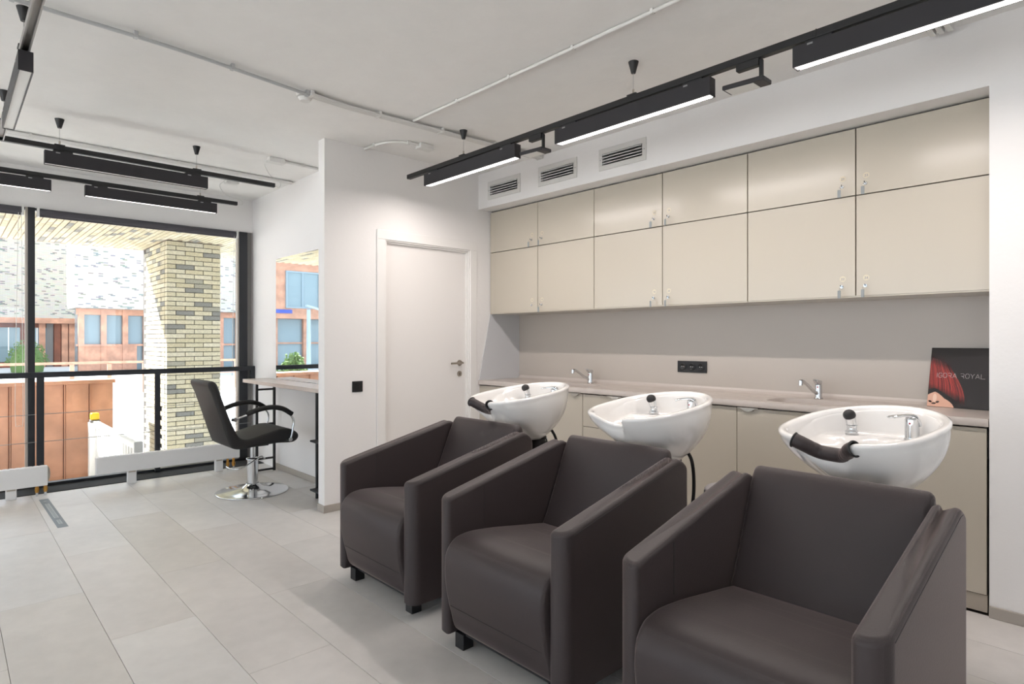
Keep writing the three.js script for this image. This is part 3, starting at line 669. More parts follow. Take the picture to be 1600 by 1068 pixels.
  jb(1.98, -6.0, 0.11, 0.06, 'white junction box on the ceiling close to the window head');
  single('lamp_cable', tube([V(1.92, CEIL - 0.02, -6.0), V(1.88, 2.74, -6.02), V(1.95, 2.67, -6.06), V(2.1, 2.65, -6.1), V(2.11, 2.61, -6.1), V(2.063, 2.61, -6.1)], 0.003, 50, 6), M.conduit, 'thin white cable drooping to the end of the track at the window head', 'cable');
  const sd = thing('smoke_detector', 'round white smoke detector on the ceiling beside the cable strip', 'smoke detector', [1.62, CEIL, -3.6]);
  wpart(sd, 'base', cyl(0.052, 0.05, V(1.62, CEIL, -3.6), V(1.62, CEIL - 0.02, -3.6), 32), M.conduit);
  wpart(sd, 'dome', cyl(0.042, 0.03, V(1.62, CEIL - 0.024, -3.6), V(1.62, CEIL - 0.045, -3.6), 32), M.conduit);
  wpart(sd, 'grille', cyl(0.038, 0.038, V(1.62, CEIL - 0.02, -3.6), V(1.62, CEIL - 0.024, -3.6), 32), M.frameGrey);
}

// ------------------------------------------------------------ mirror, desk, styling chair
{
  const t = thing('wall_mirror', 'frameless wall mirror over the styling desk reflecting copper buildings', 'mirror', [XM, 0.9, -5.45]);
  wpart(t, 'glass', B(XM - 0.006, XM - 0.001, 0.905, 2.11, -6.109, -4.75), M.mirror);
  wpart(t, 'backing', B(XM - 0.001, XM - 0.0001, 0.905, 2.11, -6.109, -4.75), M.frameGrey);
}
{
  const t = thing('styling_desk', 'narrow beige styling desk on black ladder legs below the mirror', 'desk', [2.3, 0, -5.45]);
  wpart(t, 'desk_top', B(2.195, XM - 0.007, 0.866, 0.902, -6.33, -4.45, 0.003), M.desk);
  for (const z of [-6.03, -4.715]) {
    for (const x of [2.225, 2.395]) wpart(t, 'leg', B(x - 0.011, x + 0.011, 0, 0.867, z - 0.011, z + 0.011, 0.002), M.black);
    for (const y of [0.01, 0.12, 0.46, 0.8]) wpart(t, 'rung', B(2.225, 2.395, y, y + 0.018, z - 0.008, z + 0.008), M.black);
  }
  for (const y of [0.075, 0.47]) wpart(t, 'shelf', B(2.16, 2.43, y, y + 0.015, -4.71, -4.45, 0.002), M.black, 'small black shelf');
}
{
  const cx = 1.923, cz = -5.31;
  const t = thing('styling_chair', 'black swivel styling chair with chrome arms and round chrome foot', 'chair', [cx, 0, cz]);
  // shell profile (x forward, y up)
  const prof = splineShape([[-0.425, 0.955], [-0.395, 0.972], [-0.365, 0.955], [-0.31, 0.8], [-0.235, 0.6], [-0.18, 0.505], [-0.12, 0.487], [0.02, 0.518], [0.15, 0.545], [0.24, 0.535], [0.3, 0.49], [0.3, 0.455], [0.262, 0.425], [0.12, 0.428], [-0.05, 0.42], [-0.18, 0.41], [-0.245, 0.43], [-0.285, 0.52], [-0.325, 0.65], [-0.39, 0.85]], 110);
  part(t, 'seat_shell', smooth(extrude(prof, 0.5, 0.028, 5), 0.9).translate(0, 0, -0.25), M.blackHide);
  for (const s of [-1, 1]) {
    const z = s * 0.275;
    part(t, 'arm_tube', merge(tube([V(-0.25, 0.655, s * 0.245), V(-0.23, 0.662, z), V(-0.14, 0.69, z), V(0.0, 0.725, z), V(0.1, 0.72, z), V(0.19, 0.685, z), V(0.24, 0.62, z), V(0.235, 0.54, z), V(0.215, 0.46, z), V(0.2, 0.45, s * 0.245)], 0.0085, 70, 10), cyl(0.017, 0.017, V(-0.235, 0.66, s * 0.245), V(-0.235, 0.66, s * 0.285), 14), cyl(0.017, 0.017, V(0.212, 0.455, s * 0.24), V(0.212, 0.455, s * 0.285), 14)), M.chrome, 'curved chrome tube');
    part(t, 'arm_pad', tube([V(-0.145, 0.697, z), V(-0.05, 0.727, z), V(0.06, 0.738, z), V(0.15, 0.718, z), V(0.228, 0.668, z)], 0.0205, 40, 12), M.blackHide, 'black padded arm top');
  }
  part(t, 'piston', cyl(0.019, 0.019, V(0, 0.28, 0), V(0, 0.43, 0), 20), M.chrome);
  part(t, 'mount', B(-0.1, 0.1, 0.395, 0.422, -0.1, 0.1, 0.005), M.black);
  part(t, 'column', lathe([[0.05, 0.05], [0.044, 0.075], [0.044, 0.272], [0.05, 0.276], [0.05, 0.29], [0.02, 0.292]], 32), M.chrome);
  part(t, 'foot', lathe([[0, 0.0], [0.288, 0.0], [0.291, 0.006], [0.286, 0.012], [0.22, 0.017], [0.14, 0.027], [0.085, 0.042], [0.06, 0.06], [0.05, 0.075]], 64), M.chrome, 'polished round foot plate');
  part(t, 'pump_lever', merge(tube([V(0.03, 0.285, 0.03), V(-0.04, 0.27, 0.1), V(-0.15, 0.235, 0.13), V(-0.2, 0.232, 0.05), V(-0.2, 0.232, -0.04)], 0.006, 40, 8), tube([V(0.0, 0.27, 0.05), V(0.05, 0.3, 0.06), V(0.085, 0.28, 0.05)], 0.007, 20, 8)), M.chrome);
}

// ------------------------------------------------------------ wash chairs
// own axes: front of the arms at x = 0, back at x = 0.8, centre at z = 0
function washChair(label, [x, z], turn) {
  const t = thing('wash_chair', label, 'armchair', [x, 0, z], 'dark wash armchairs');
  t.rotation.y = turn;
  const top = (x) => { const y = 0.632 + 0.232 * Math.min(x, 0.72); return x > 0.7 ? y - 0.11 * (1 - Math.sqrt(Math.max(0, 1 - ((x - 0.7) / 0.107) ** 2))) : y; };
  for (const s of [-1, 1]) {
    const zi = 0.288, zo = 0.366, r = 0.055, ri = 0.022, rb = 0.03, bev = 0.018, ol = [];
    const arc = (cx, cz, R, q0, q1, n) => { for (let i = 0; i <= n; i++) { const q = q0 + (q1 - q0) * i / n; ol.push([cx + R * Math.cos(q), cz + R * Math.sin(q), Math.cos(q), Math.sin(q)]); } };
    const run = (x0, x1, zz, nz, n) => { for (let i = 1; i < n; i++) ol.push([x0 + (x1 - x0) * i / n, zz, 0, nz]); };
    arc(ri, zi + ri, ri, Math.PI, 1.5 * Math.PI, 5); run(ri, 0.8 - rb, zi, -1, 40);
    arc(0.8 - rb, zi + rb, rb, -Math.PI / 2, 0, 6); arc(0.8 - rb, zo - rb, rb, 0, Math.PI / 2, 6);
    run(0.8 - rb, r, zo, 1, 40); arc(r, zo - r, r, Math.PI / 2, Math.PI, 9);
    const lv = [[bev * 0.6, 0.062, 0], [0, 0.062 + bev * 0.6, 0]];
    for (let i = 0; i <= 6; i++) { const q = i / 6 * Math.PI / 2; lv.push([bev * (1 - Math.cos(q)), -bev * (1 - Math.sin(q)), 1]); }
    const pos = [], ix = [], n = ol.length;
    const nor = [], upN = (X) => { const d = (top(X + 0.002) - top(X - 0.002)) / 0.004, l = Math.hypot(d, 1); return [-d / l, 1 / l, 0]; };
    for (const [ins, y, up] of lv) for (const [px, pz, nx, nz] of ol) {
      const X = px - nx * ins, sn = up ? 1 + y / bev : 0, cn = Math.sqrt(Math.max(0, 1 - sn * sn)), u = upN(X);
      pos.push(X, up ? top(X) + y : y, s * (pz - nz * ins));
      const v = V(nx * cn + u[0] * sn, u[1] * sn - (y < 0.07 && !up ? 0.5 : 0), s * nz * cn).normalize(); nor.push(v.x, v.y, v.z);
    }
    const tri = (a, b, c) => (s > 0 ? ix.push(a, c, b) : ix.push(a, b, c));
    for (let l = 0; l < lv.length - 1; l++) for (let i = 0; i < n; i++) { const a = l * n + i, b = l * n + (i + 1) % n; tri(a, b, a + n); tri(b, b + n, a + n); }
    const cap = THREE.ShapeUtils.triangulateShape(ol.map(([px, pz, nx, nz]) => new THREE.Vector2(px - nx * bev, pz - nz * bev)), []);
    for (const [a, b, c] of cap) { const o = (lv.length - 1) * n; tri(a + o, b + o, c + o); tri(a, c, b); }
    const gg = new THREE.BufferGeometry(); gg.setAttribute('position', new THREE.Float32BufferAttribute(pos, 3)); gg.setAttribute('normal', new THREE.Float32BufferAttribute(nor, 3)); gg.setIndex(ix);
    const arm = part(t, 'armrest', uvBox(gg), M.leather);
    // piping along the outer top edge and the inner front seam
    const edge = [];
    for (let i = 0; i <= 20; i++) { const X = 0.05 + 0.68 * i / 20; edge.push(V(X, top(X) - 0.018, s * (zo + 0.0004))); }
    part(arm, 'seam', tube(edge, 0.0013, 60, 5), M.seam);
    part(arm, 'seam', tube([V(0.2, top(0.2) - 0.02, s * (zi - 0.0006)), V(0.2, 0.56, s * (zi - 0.0006)), V(0.2, 0.49, s * (zi - 0.0006))], 0.0013, 12, 5), M.seam);
  }
  const seat = splineShape([[0.04, 0.085], [0.005, 0.17], [-0.018, 0.27], [-0.026, 0.36], [-0.016, 0.425], [0.02, 0.466], [0.08, 0.482], [0.2, 0.476], [0.4, 0.448], [0.56, 0.424], [0.62, 0.41], [0.63, 0.3], [0.62, 0.12], [0.5, 0.08], [0.25, 0.075]], 130);
  const sg = smooth(extrude(seat, 0.574, 0.022, 5), 0.9).translate(0, 0, -0.287);
  const seatMesh = part(t, 'seat', uvBox(sg), M.leather);
  part(seatMesh, 'seam', tube([V(-0.0045, 0.2, -0.262), V(-0.0055, 0.2, 0), V(-0.0045, 0.2, 0.262)], 0.0014, 30, 5), M.seam);
  const back = splineShape([[0.555, 0.405], [0.585, 0.47], [0.645, 0.6], [0.705, 0.74], [0.735, 0.8], [0.757, 0.822], [0.782, 0.818], [0.797, 0.79], [0.8, 0.7], [0.8, 0.4], [0.798, 0.12], [0.77, 0.08], [0.66, 0.085], [0.63, 0.2], [0.6, 0.36]], 110);
  const bg = uvBox(smooth(extrude(back, 0.578, 0.024, 5), 0.9).translate(0, 0, -0.289));
  part(t, 'backrest', bg, M.leather);
  part(t, 'frame', B(0.06, 0.78, 0.06, 0.11, -0.27, 0.27), M.black);
  for (const [lx, lz] of [[0.075, -0.27], [0.075, 0.27], [0.72, -0.27], [0.72, 0.27]]) part(t, 'leg', B(lx - 0.028, lx + 0.028, 0, 0.066, lz - 0.028, lz + 0.028, 0.003), M.black);
  return t;
}
washChair('dark leather wash armchair closest to the door and light switch', [1.565, -2.715], 0);
washChair('dark leather wash armchair in the middle, before the basin lacking a cushion', [1.532, -1.745], 0);
washChair('dark leather wash armchair before the basin beside the picture board', [1.492, -0.77], 0);

// wash basins, own axes: +x away from the chair, origin on the floor under the bowl's centre
function rimPoint(a, out = 1) {                           // a = 0 at the back
  const c = Math.cos(a), s = Math.sin(a), e = c < 0 ? 0.62 : 1;
  let p = Math.sign(c) * Math.abs(c) ** e * (c < 0 ? 0.31 : 0.31), q = Math.sign(s) * Math.abs(s) ** (c < 0 ? 0.62 : 1) * (0.262 - (c < 0 ? 0.03 * c * c : 0));
  const f = c < 0 ? Math.exp(-((q / 0.085) ** 4)) : 0;    // neck notch
  p = p + 0.075 * f;
  const y = 0.932 + 0.14 * (p + 0.3) - 0.055 * f;
  return { p, q, y, f };
}
function basinGeometry() {
  const N = 144, pos = [], idx = [];
  const rings = [];
  const ring = (fn) => { const r = []; for (let i = 0; i < N; i++) { const a = i / N * 2 * Math.PI; const v = fn(a); r.push(pos.length / 3); pos.push(...v); } rings.push(r); };
  const C = [0.1, 0.68], D = [0.03, 0.79];
  // outside, bottom to top
  for (let k = 0; k <= 16; k++) {
    const t = 1 - k / 16;                                  // 1 bottom, 0 rim
    ring((a) => {
      const r = rimPoint(a), c = Math.cos(a), ex = c < 0 ? 1.25 + 0.75 * (1 + c) : 2 + 0.6 * c;
      const w = 1 - Math.pow(t, ex) * (1 - 0.24), y = C[1] + (r.y - 0.016 - C[1]) * (1 - t);
      const fx = r.p - 0.075 * r.f * (1 - Math.max(0, 1 - t * 2.2));
      return [C[0] + (fx - C[0]) * w, y, r.q * w];
    });
  }
  // lip
  const lip = [[0.004, -0.008], [0.003, 0.001], [-0.006, 0.006], [-0.018, 0.006], [-0.027, 0], [-0.031, -0.012]];
  const normal = (a) => { const e = 0.01, A = rimPoint(a - e), Bp = rimPoint(a + e), dx = Bp.p - A.p, dz = Bp.q - A.q, l = Math.hypot(dx, dz) || 1; return [dz / l, -dx / l]; };
  for (const [o, dy] of lip) ring((a) => { const r = rimPoint(a), n = normal(a), k = n[0] * Math.cos(a) + n[1] * Math.sin(a) < 0 ? -1 : 1; return [r.p + k * n[0] * o, r.y + dy, r.q + k * n[1] * o]; });
  // inside
  for (let k = 1; k <= 26; k++) {
    const t = k / 26;
    ring((a) => {
      const r = rimPoint(a), w = 1 - Math.pow(t, 2.6) * 0.94, b = 0.88;
      const bowl = r.y - 0.014 + (D[1] - r.y + 0.014) * Math.pow(t, 0.62), st = (x, a0, a1) => { const q = Math.min(1, Math.max(0, (x - a0) / (a1 - a0))); return q * q * (3 - 2 * q); };
      const deck = w > 0.5 ? r.y - 0.014 + (0.903 - r.y + 0.014) * st(1 - w, 0, 0.1) : D[1] + (0.903 - D[1]) * st(w, 0.12, 0.5), g = st(Math.cos(a), -0.35, 0.15), y = bowl + (Math.max(bowl, deck) - bowl) * g;
      return [D[0] + (r.p * b + 0.004 - D[0]) * w, y, r.q * b * w];
    });
  }
  for (let l = 0; l < rings.length - 1; l++) for (let i = 0; i < N; i++) { const a = rings[l][i], b = rings[l][(i + 1) % N], c = rings[l + 1][i], d = rings[l + 1][(i + 1) % N]; idx.push(a, c, b, b, c, d); }
  for (const [r, up] of [[rings[0], false], [rings[rings.length - 1], true]]) {
    const m = r.reduce((s, k) => [s[0] + pos[3 * k] / N, s[1] + pos[3 * k + 1] / N, s[2] + pos[3 * k + 2] / N], [0, 0, 0]), ci = pos.length / 3; pos.push(...m);
    for (let i = 0; i < N; i++) up ? idx.push(ci, r[(i + 1) % N], r[i]) : idx.push(ci, r[i], r[(i + 1) % N]);
  }
  const g = new THREE.BufferGeometry(); g.setAttribute('position', new THREE.Float32BufferAttribute(pos, 3)); g.setIndex(idx); g.computeVertexNormals();
  return uvBox(g);
}
const basinG = basinGeometry();
const ceramicBoth = M.ceramic; ceramicBoth.side = THREE.DoubleSide;
function basin(label, [x, z], turn, cushion) {
  const t = thing('wash_basin', label, 'basin', [x, 0, z], 'white wash basins');
  t.rotation.y = turn;
  part(t, 'bowl', basinG, ceramicBoth);
  const pads = [[0.135, -0.13, 0.902], [0.205, 0.07, 0.902]];
  // hand shower
  const s = part(t, 'hand_shower', merge(lathe([[0.0, 0], [0.02, 0], [0.02, 0.012], [0.015, 0.016], [0.015, 0.03], [0.018, 0.034], [0, 0.036]], 20), cyl(0.014, 0.017, V(0, 0.03, 0), V(-0.012, 0.062, 0), 18)).scale(1.25, 1.2, 1.25).translate(pads[0][0], pads[0][2], pads[0][1]), M.chrome);
  part(s, 'shower_head', merge(new THREE.SphereGeometry(0.025, 20, 14).scale(1.05, 0.92, 0.95).translate(pads[0][0] - 0.019, pads[0][2] + 0.083, pads[0][1])), M.rubber, 'black shower head');
  // mixer
  const [mp, mq, my] = pads[1];
  const mx = part(t, 'mixer_tap', lathe([[0, 0], [0.024, 0], [0.024, 0.004], [0.022, 0.008], [0.022, 0.046], [0.0215, 0.05], [0.0215, 0.072], [0.017, 0.083], [0, 0.086]], 28).scale(1.15, 1.12, 1.15).translate(mp, my, mq), M.chrome);
  part(mx, 'lever', smooth(extrude(splineShape([[-0.075, 0.078], [-0.03, 0.088], [0.01, 0.088], [0.022, 0.07], [0.026, 0.05], [0.021, 0.048], [0.014, 0.066], [0.0, 0.079], [-0.03, 0.08], [-0.07, 0.073]], 50), 0.036, 0.005), 0.8).translate(0, 0, -0.018).scale(1.15, 1.12, 1.15).rotateY(-0.9).translate(mp, my, mq), M.chrome);
  part(mx, 'hot_cold_mark', new THREE.CircleGeometry(0.004, 12).rotateY(-Math.PI / 2).translate(mp - 0.0258, my + 0.066, mq + 0.003), std('#b0343a', 0.4));
  part(t, 'pillar', lathe([[0.045, 0.1], [0.045, 0.45], [0.055, 0.46], ...Array.from({ length: 18 }, (_, i) => [i % 2 ? 0.05 : 0.062, 0.47 + i * 0.0115]), [0.06, 0.685], [0, 0.686]], 32).translate(0.12, 0, 0), M.rubber, 'black ribbed pillar sleeve');
  part(t, 'floor_plate', B(-0.08, 0.3, 0, 0.1, -0.14, 0.14, 0.01), M.black);
  part(t, 'water_hose', tube([V(0.2, 0.74, 0.03), V(0.235, 0.66, 0.045), V(0.25, 0.5, 0.04), V(0.22, 0.3, 0.03), V(0.2, 0.08, 0.02)], 0.009, 40, 8), M.rubber, 'black hose');
  part(t, 'drain_pipe', tube([V(0.17, 0.72, 0.0), V(0.19, 0.62, 0.02), V(0.16, 0.5, 0.03), V(0.14, 0.3, 0.05)], 0.007, 30, 8), M.chrome, 'chrome drain pipe');
  if (cushion) {
    const pts = [];
    for (let i = 0; i <= 40; i++) { const q = -0.115 + 0.23 * i / 40; let best = null, bd = 9; for (let k = 0; k < 400; k++) { const a = Math.PI * (0.6 + 0.8 * k / 400), r = rimPoint(a); if (Math.abs(r.q - q) < bd) { bd = Math.abs(r.q - q); best = r; } } pts.push(V(best.p + 0.01, best.y - 0.012, q)); }
    const c = thing('neck_cushion', `dark rubber neck cushion clipped on the ${cushion}`, 'neck cushion', [x, 0, z], 'neck cushions');
    c.rotation.y = turn;
    const g = tube(pts, 0.027, 60, 16);
    part(c, 'pad', g, M.leather);
    for (const e of [0, 40]) part(c, 'end_rim', new THREE.TorusGeometry(0.0265, 0.004, 8, 24).rotateY(Math.PI / 2).rotateY(0).applyQuaternion(new THREE.Quaternion().setFromUnitVectors(V(1, 0, 0), (e ? pts[40].clone().sub(pts[38]) : pts[0].clone().sub(pts[2])).normalize())).translate(pts[e].x, pts[e].y, pts[e].z), M.rubber);
  }
  return t;
}
basin('white ceramic wash basin behind the armchair by the door, with neck cushion', [2.62, -2.72], -0.2, 'basin of the armchair by the door');
basin('white ceramic wash basin without neck cushion behind the middle armchair', [2.6, -1.745], -0.2, null);
basin('white ceramic wash basin before the picture board, with neck cushion', [2.62, -0.785], -0.2, 'basin before the picture board');

// low stool between the chairs
{
  const t = thing('round_stool', 'round grey topped stool half hidden behind the armchair beside the picture board', 'stool', [2.75, 0, -1.36]);
  part(t, 'seat', lathe([[0, 0.525], [0.15, 0.525], [0.165, 0.535], [0.165, 0.573], [0.16, 0.581]], 40), M.frame);
  part(t, 'seat_pad', lathe([[0.16, 0.578], [0.163, 0.584], [0.155, 0.592], [0.1, 0.598], [0, 0.6]], 40), M.stoolTop);
  part(t, 'column', cyl(0.022, 0.022, V(0, 0.06, 0), V(0, 0.5, 0), 16), M.chrome);
  for (let k = 0; k < 5; k++) { const a = k / 5 * 2 * Math.PI; part(t, 'leg', merge(cyl(0.016, 0.01, V(0, 0.085, 0), V(0.2 * Math.cos(a), 0.055, 0.2 * Math.sin(a)), 10)), M.black); part(t, 'castor', new THREE.SphereGeometry(0.025, 14, 10).translate(0.2 * Math.cos(a), 0.025, 0.2 * Math.sin(a)), M.rubber); }
}

// ------------------------------------------------------------ outside
const GROUND = -0.6, SOFFIT = 2.575, ZE = -10.02;
struct('ground', merge(B(-60, 60, GROUND - 0.3, GROUND, -90, ZW - 0.2), B(-60, XL - 0.2, GROUND - 0.3, GROUND, ZW - 0.2, 40), B(XL - 0.2, 60, GROUND - 0.3, GROUND, ZB + 0.2, 40)), M.paving);
struct('facade_sill', B(XL - 0.5, 6, GROUND, -0.2, ZW - 0.28, ZW - 0.05), std('#8a8782', 0.8));
struct('facade_slab', B(XL - 3, 8, SOFFIT + 0.03, SOFFIT + 1.2, ZE, ZW - 0.12), M.mortar);
// brick soffit: long side of the bricks runs away from the window
{
  const t = thing('brick_soffit', 'cream brick soffit over the terrace outside the window', 'soffit', [1, SOFFIT, -8.3]);
  const bl = 0.22, bw = 0.06, g = B(-bw / 2 + 0.005, bw / 2 - 0.005, 0, 0.03, -bl / 2 + 0.005, bl / 2 - 0.005);
  const cells = [];
  for (let i = 0; i < 130; i++) {
    const x = -4.2 + i * bw;
    for (let k = 0; k < 17; k++) { const z = ZE + (i % 2 ? 0.11 : 0) + bl / 2 + k * bl; if (z > ZW - 0.25 || (x > 2.04 && x < 2.78 && z < -8.6)) continue; cells.push([x, z]); }
  }
  const depth = ([x, z]) => { const f = 0.6828 * x - 0.7306 * z, r = 0.7306 * x + 0.6828 * z, u = 800 + 948 * r / f, v = 530 - 948 * (SOFFIT - 1.3) / f; return u > -8 && u < 372 && v > 325 ? f : 99; };
  cells.sort((a, b) => depth(a) - depth(b));
  const rest = {};
  cells.forEach(([x, z], i) => {
    const mat = pickBrick(0.5);
    if (i < 300) { const m = part(t, 'brick', g, mat); m.position.set(x - 1, 0, z + 8.3); } else (rest[mat.id] ??= [mat, []])[1].push(g.clone().translate(x - 1, 0, z + 8.3));
  });
  for (const [mat, gs] of Object.values(rest)) { const m = part(t, 'brickwork', mergeGeometries(gs), mat); m.userData.kind = 'stuff'; }
  struct('soffit_bed', B(-4.3, 3.7, SOFFIT + 0.006, SOFFIT + 0.05, ZE + 0.004, ZW - 0.22), std('#8d7f6c', 0.95));
}
// brick pillar
{
  const x0 = 2.08, x1 = 2.74, z0 = -10.02, z1 = -8.73;
  const t = thing('brick_pillar', 'square pillar of cream and grey bricks outside the window', 'pillar', [(x0 + x1) / 2, GROUND, (z0 + z1) / 2]);
  const o = [(x0 + x1) / 2, GROUND, (z0 + z1) / 2];
  wpart(t, 'mortar_core', B(x0 + 0.009, x1 - 0.009, GROUND, SOFFIT, z0 + 0.009, z1 - 0.009), M.mortar);
  const bh = 0.06, bl = 0.22, jw = 0.009;
  const gFront = B(0, bl - jw, 0, bh - jw, -0.1, 0), gHalf = B(0, bl / 2 - jw, 0, bh - jw, -0.1, 0), gSide = B(0, 0.1, 0, bh - jw, 0, bl - jw), gSideHalf = B(0, 0.1, 0, bh - jw, 0, bl / 2 - jw);
  const rest = {};
  let count = 0;
  const rows = Math.floor((SOFFIT - GROUND) / bh);
  for (let r = rows - 1; r >= 0; r--) {
    const y = SOFFIT - (rows - r) * bh + jw / 2;
    const put = (g, x, z) => { const mat = pickBrick(); if (y > 0.05 && count < 300) { count++; const m = part(t, 'brick', g, mat); m.position.set(x - o[0], y - o[1], z - o[2]); } else (rest[mat.id] ??= [mat, []])[1].push(g.clone().translate(x - o[0], y - o[1], z - o[2])); };
    // front face
    if (r % 2) for (let k = 0; k < 3; k++) put(gFront, x0 + k * bl + jw / 2, z1);
    else { put(gHalf, x0 + jw / 2, z1); for (let k = 0; k < 2; k++) put(gFront, x0 + bl / 2 + k * bl + jw / 2, z1); put(gHalf, x0 + 2.5 * bl + jw / 2, z1); }
    // side face towards -x
    const n = 6, off = r % 2 ? 0.11 : 0.0;
    for (let k = 0; k < n; k++) { const za = z1 - 0.1 - off * 0 - (k + 1) * bl * 0.98 + (r % 2 ? 0.09 : 0) + jw / 2; if (za < z0) continue; put(gSide, x0, Math.min(za, z1 - 0.1 - bl + jw)); }
  }
  for (const [mat, gs] of Object.values(rest)) { const m = part(t, 'brickwork', mergeGeometries(gs), mat); m.userData.kind = 'stuff'; }
}
// copper parapet with upright seams
{
  const x1 = 1.72, zf = -9.95, t = thing('copper_parapet', 'low copper clad parapet outside the window behind the white barrier', 'parapet', [-1.5, GROUND, zf]);
  wpart(t, 'core', B(-8, x1 - 0.01, GROUND, 0.7, zf - 0.25, zf - 0.03), M.copperDark);
  let k = 0;
  for (let x = x1 - 0.28; x > -6; x -= 0.28, k++) {
    wpart(t, 'panel', B(x + 0.012, x + 0.268, GROUND, 0.7, zf - 0.03, zf - (k % 2 ? 0.0 : 0.012), 0.003), M.copper);
    wpart(t, 'standing_seam', B(x - 0.005, x + 0.005, GROUND, 0.7, zf - 0.03, zf + 0.022), M.copper);
  }
  wpart(t, 'coping', B(-8, x1 + 0.01, 0.7, 0.75, zf - 0.29, zf + 0.04, 0.006), M.copper);
  wpart(t, 'hose_loop', new THREE.TorusGeometry(0.1, 0.025, 12, 30).rotateY(1.1).translate(0.92, -0.42, zf + 0.28), M.frameGrey, 'grey hose loop');
}
// white barrier with yellow cap
{
  const x = 1.41, t = thing('white_barrier', 'white railing with a yellow capped post outside the window', 'barrier', [x, GROUND, -8.2]);
  const p = wpart(t, 'post', B(x - 0.07, x + 0.05, GROUND, 0.24, -9.4, -9.28, 0.006), M.white);
  part(p, 'cap', B(-0.055, 0.04, 0.87, 0.96, -1.19, -1.09, 0.02), M.yellow, 'yellow cap');
  part(p, 'collar', B(-0.06, 0.045, 0.835, 0.87, -1.195, -1.085, 0.004), M.frameGrey);
  wpart(t, 'top_rail', B(x - 0.03, x + 0.03, 0.2, 0.26, -9.3, -7.0, 0.008), M.white);
  wpart(t, 'bottom_rail', B(x - 0.02, x + 0.02, -0.45, -0.41, -9.3, -7.0, 0.004), M.white);
  for (let z = -9.1; z < -7; z += 0.13) wpart(t, 'baluster', B(x - 0.01, x + 0.01, -0.45, 0.21, z - 0.012, z + 0.012), M.white);
  wpart(t, 'post', B(x - 0.04, x + 0.04, GROUND, 0.28, -7.04, -6.96, 0.006), M.white);
  wpart(t, 'panel', B(x - 0.004, x + 0.004, -0.4, 0.2, -9.28, -8.5), M.white);
}
// far railing
{
  const z = -25, t = thing('copper_railing', 'thin copper railing across the far terrace', 'railing', [4, GROUND, z]);
  wpart(t, 'top_rail', B(0.9, 9.5, 0.46, 0.54, z - 0.04, z + 0.04), M.copper);
  wpart(t, 'middle_rail', B(0.9, 9.5, 0.0, 0.03, z - 0.015, z + 0.015), M.copper);
  for (let x = 1.0; x < 9.5; x += 1.06) wpart(t, 'post', B(x - 0.06, x + 0.06, GROUND, 0.47, z - 0.04, z + 0.04), M.copper);
}
// brick buildings
const facadeMap = (() => {
  const w = 512, h = 512, rows = 64, img = new Uint8Array(w * h * 3);
  let q = 99; const r = () => { q = (q * 1664525 + 1013904223) >>> 0; return q / 4294967296; };
  const cell = {};
  return dataTex(512, (i, x, y) => {
    const row = Math.floor(y / 8), col = Math.floor((x + (row % 2) * 16) / 32) % 16, k = row * 16 + col;
    cell[k] ??= (() => { const n = nB[((row * 8) % 512) * 512 + (col * 32) % 512], v = r(); return v < 0.1 + 0.5 * Math.max(0, n - 0.45) ? [118 + 20 * r(), 117 + 20 * r(), 115 + 20 * r()] : [186 + 12 * r(), 181 + 12 * r(), 170 + 12 * r()]; })();
    const mort = y % 8 === 0 || (x + (row % 2) * 16) % 32 === 0;
    return mort ? [160, 155, 147] : cell[k];
  }, [3.84, 4.16]);
})();
M.facade = std('#ffffff', 0.9, { map: facadeMap });
{
  // right-hand building with open copper ground floor
  const z = -42, x0 = 5.35, x1 = 24, t = thing('brick_building', 'pale brick building with copper finned ground floor behind the pillar', 'building', [14, GROUND, z - 5]);
  wpart(t, 'upper_wall', B(x0, x1, 3.1, 12, z - 3, z), M.facade);
  wpart(t, 'ground_floor', B(x0 + 0.4, x1 - 0.4, GROUND, 3.1, z - 3, z - 1.2), M.teal);
  wpart(t, 'copper_band', B(x0 + 0.2, x1 - 0.2, 2.75, 3.12, z - 1.1, z - 0.9), M.copper);
  wpart(t, 'copper_band', B(x0 + 0.2, x1 - 0.2, 0.9, 1.02, z - 1.1, z - 0.95), M.copper);
  for (let x = x0 + 0.3; x < x1; x += x > 8.4 && x < 11 ? 0.55 : 1.1) wpart(t, 'copper_fin', B(x, x + 0.28, GROUND, 3.1, z - 1.15, z - 0.85), M.copper);
  wpart(t, 'copper_panel', B(x0 + 0.3, 8.6, GROUND, 1.0, z - 1.0, z - 0.9), M.copper);
}
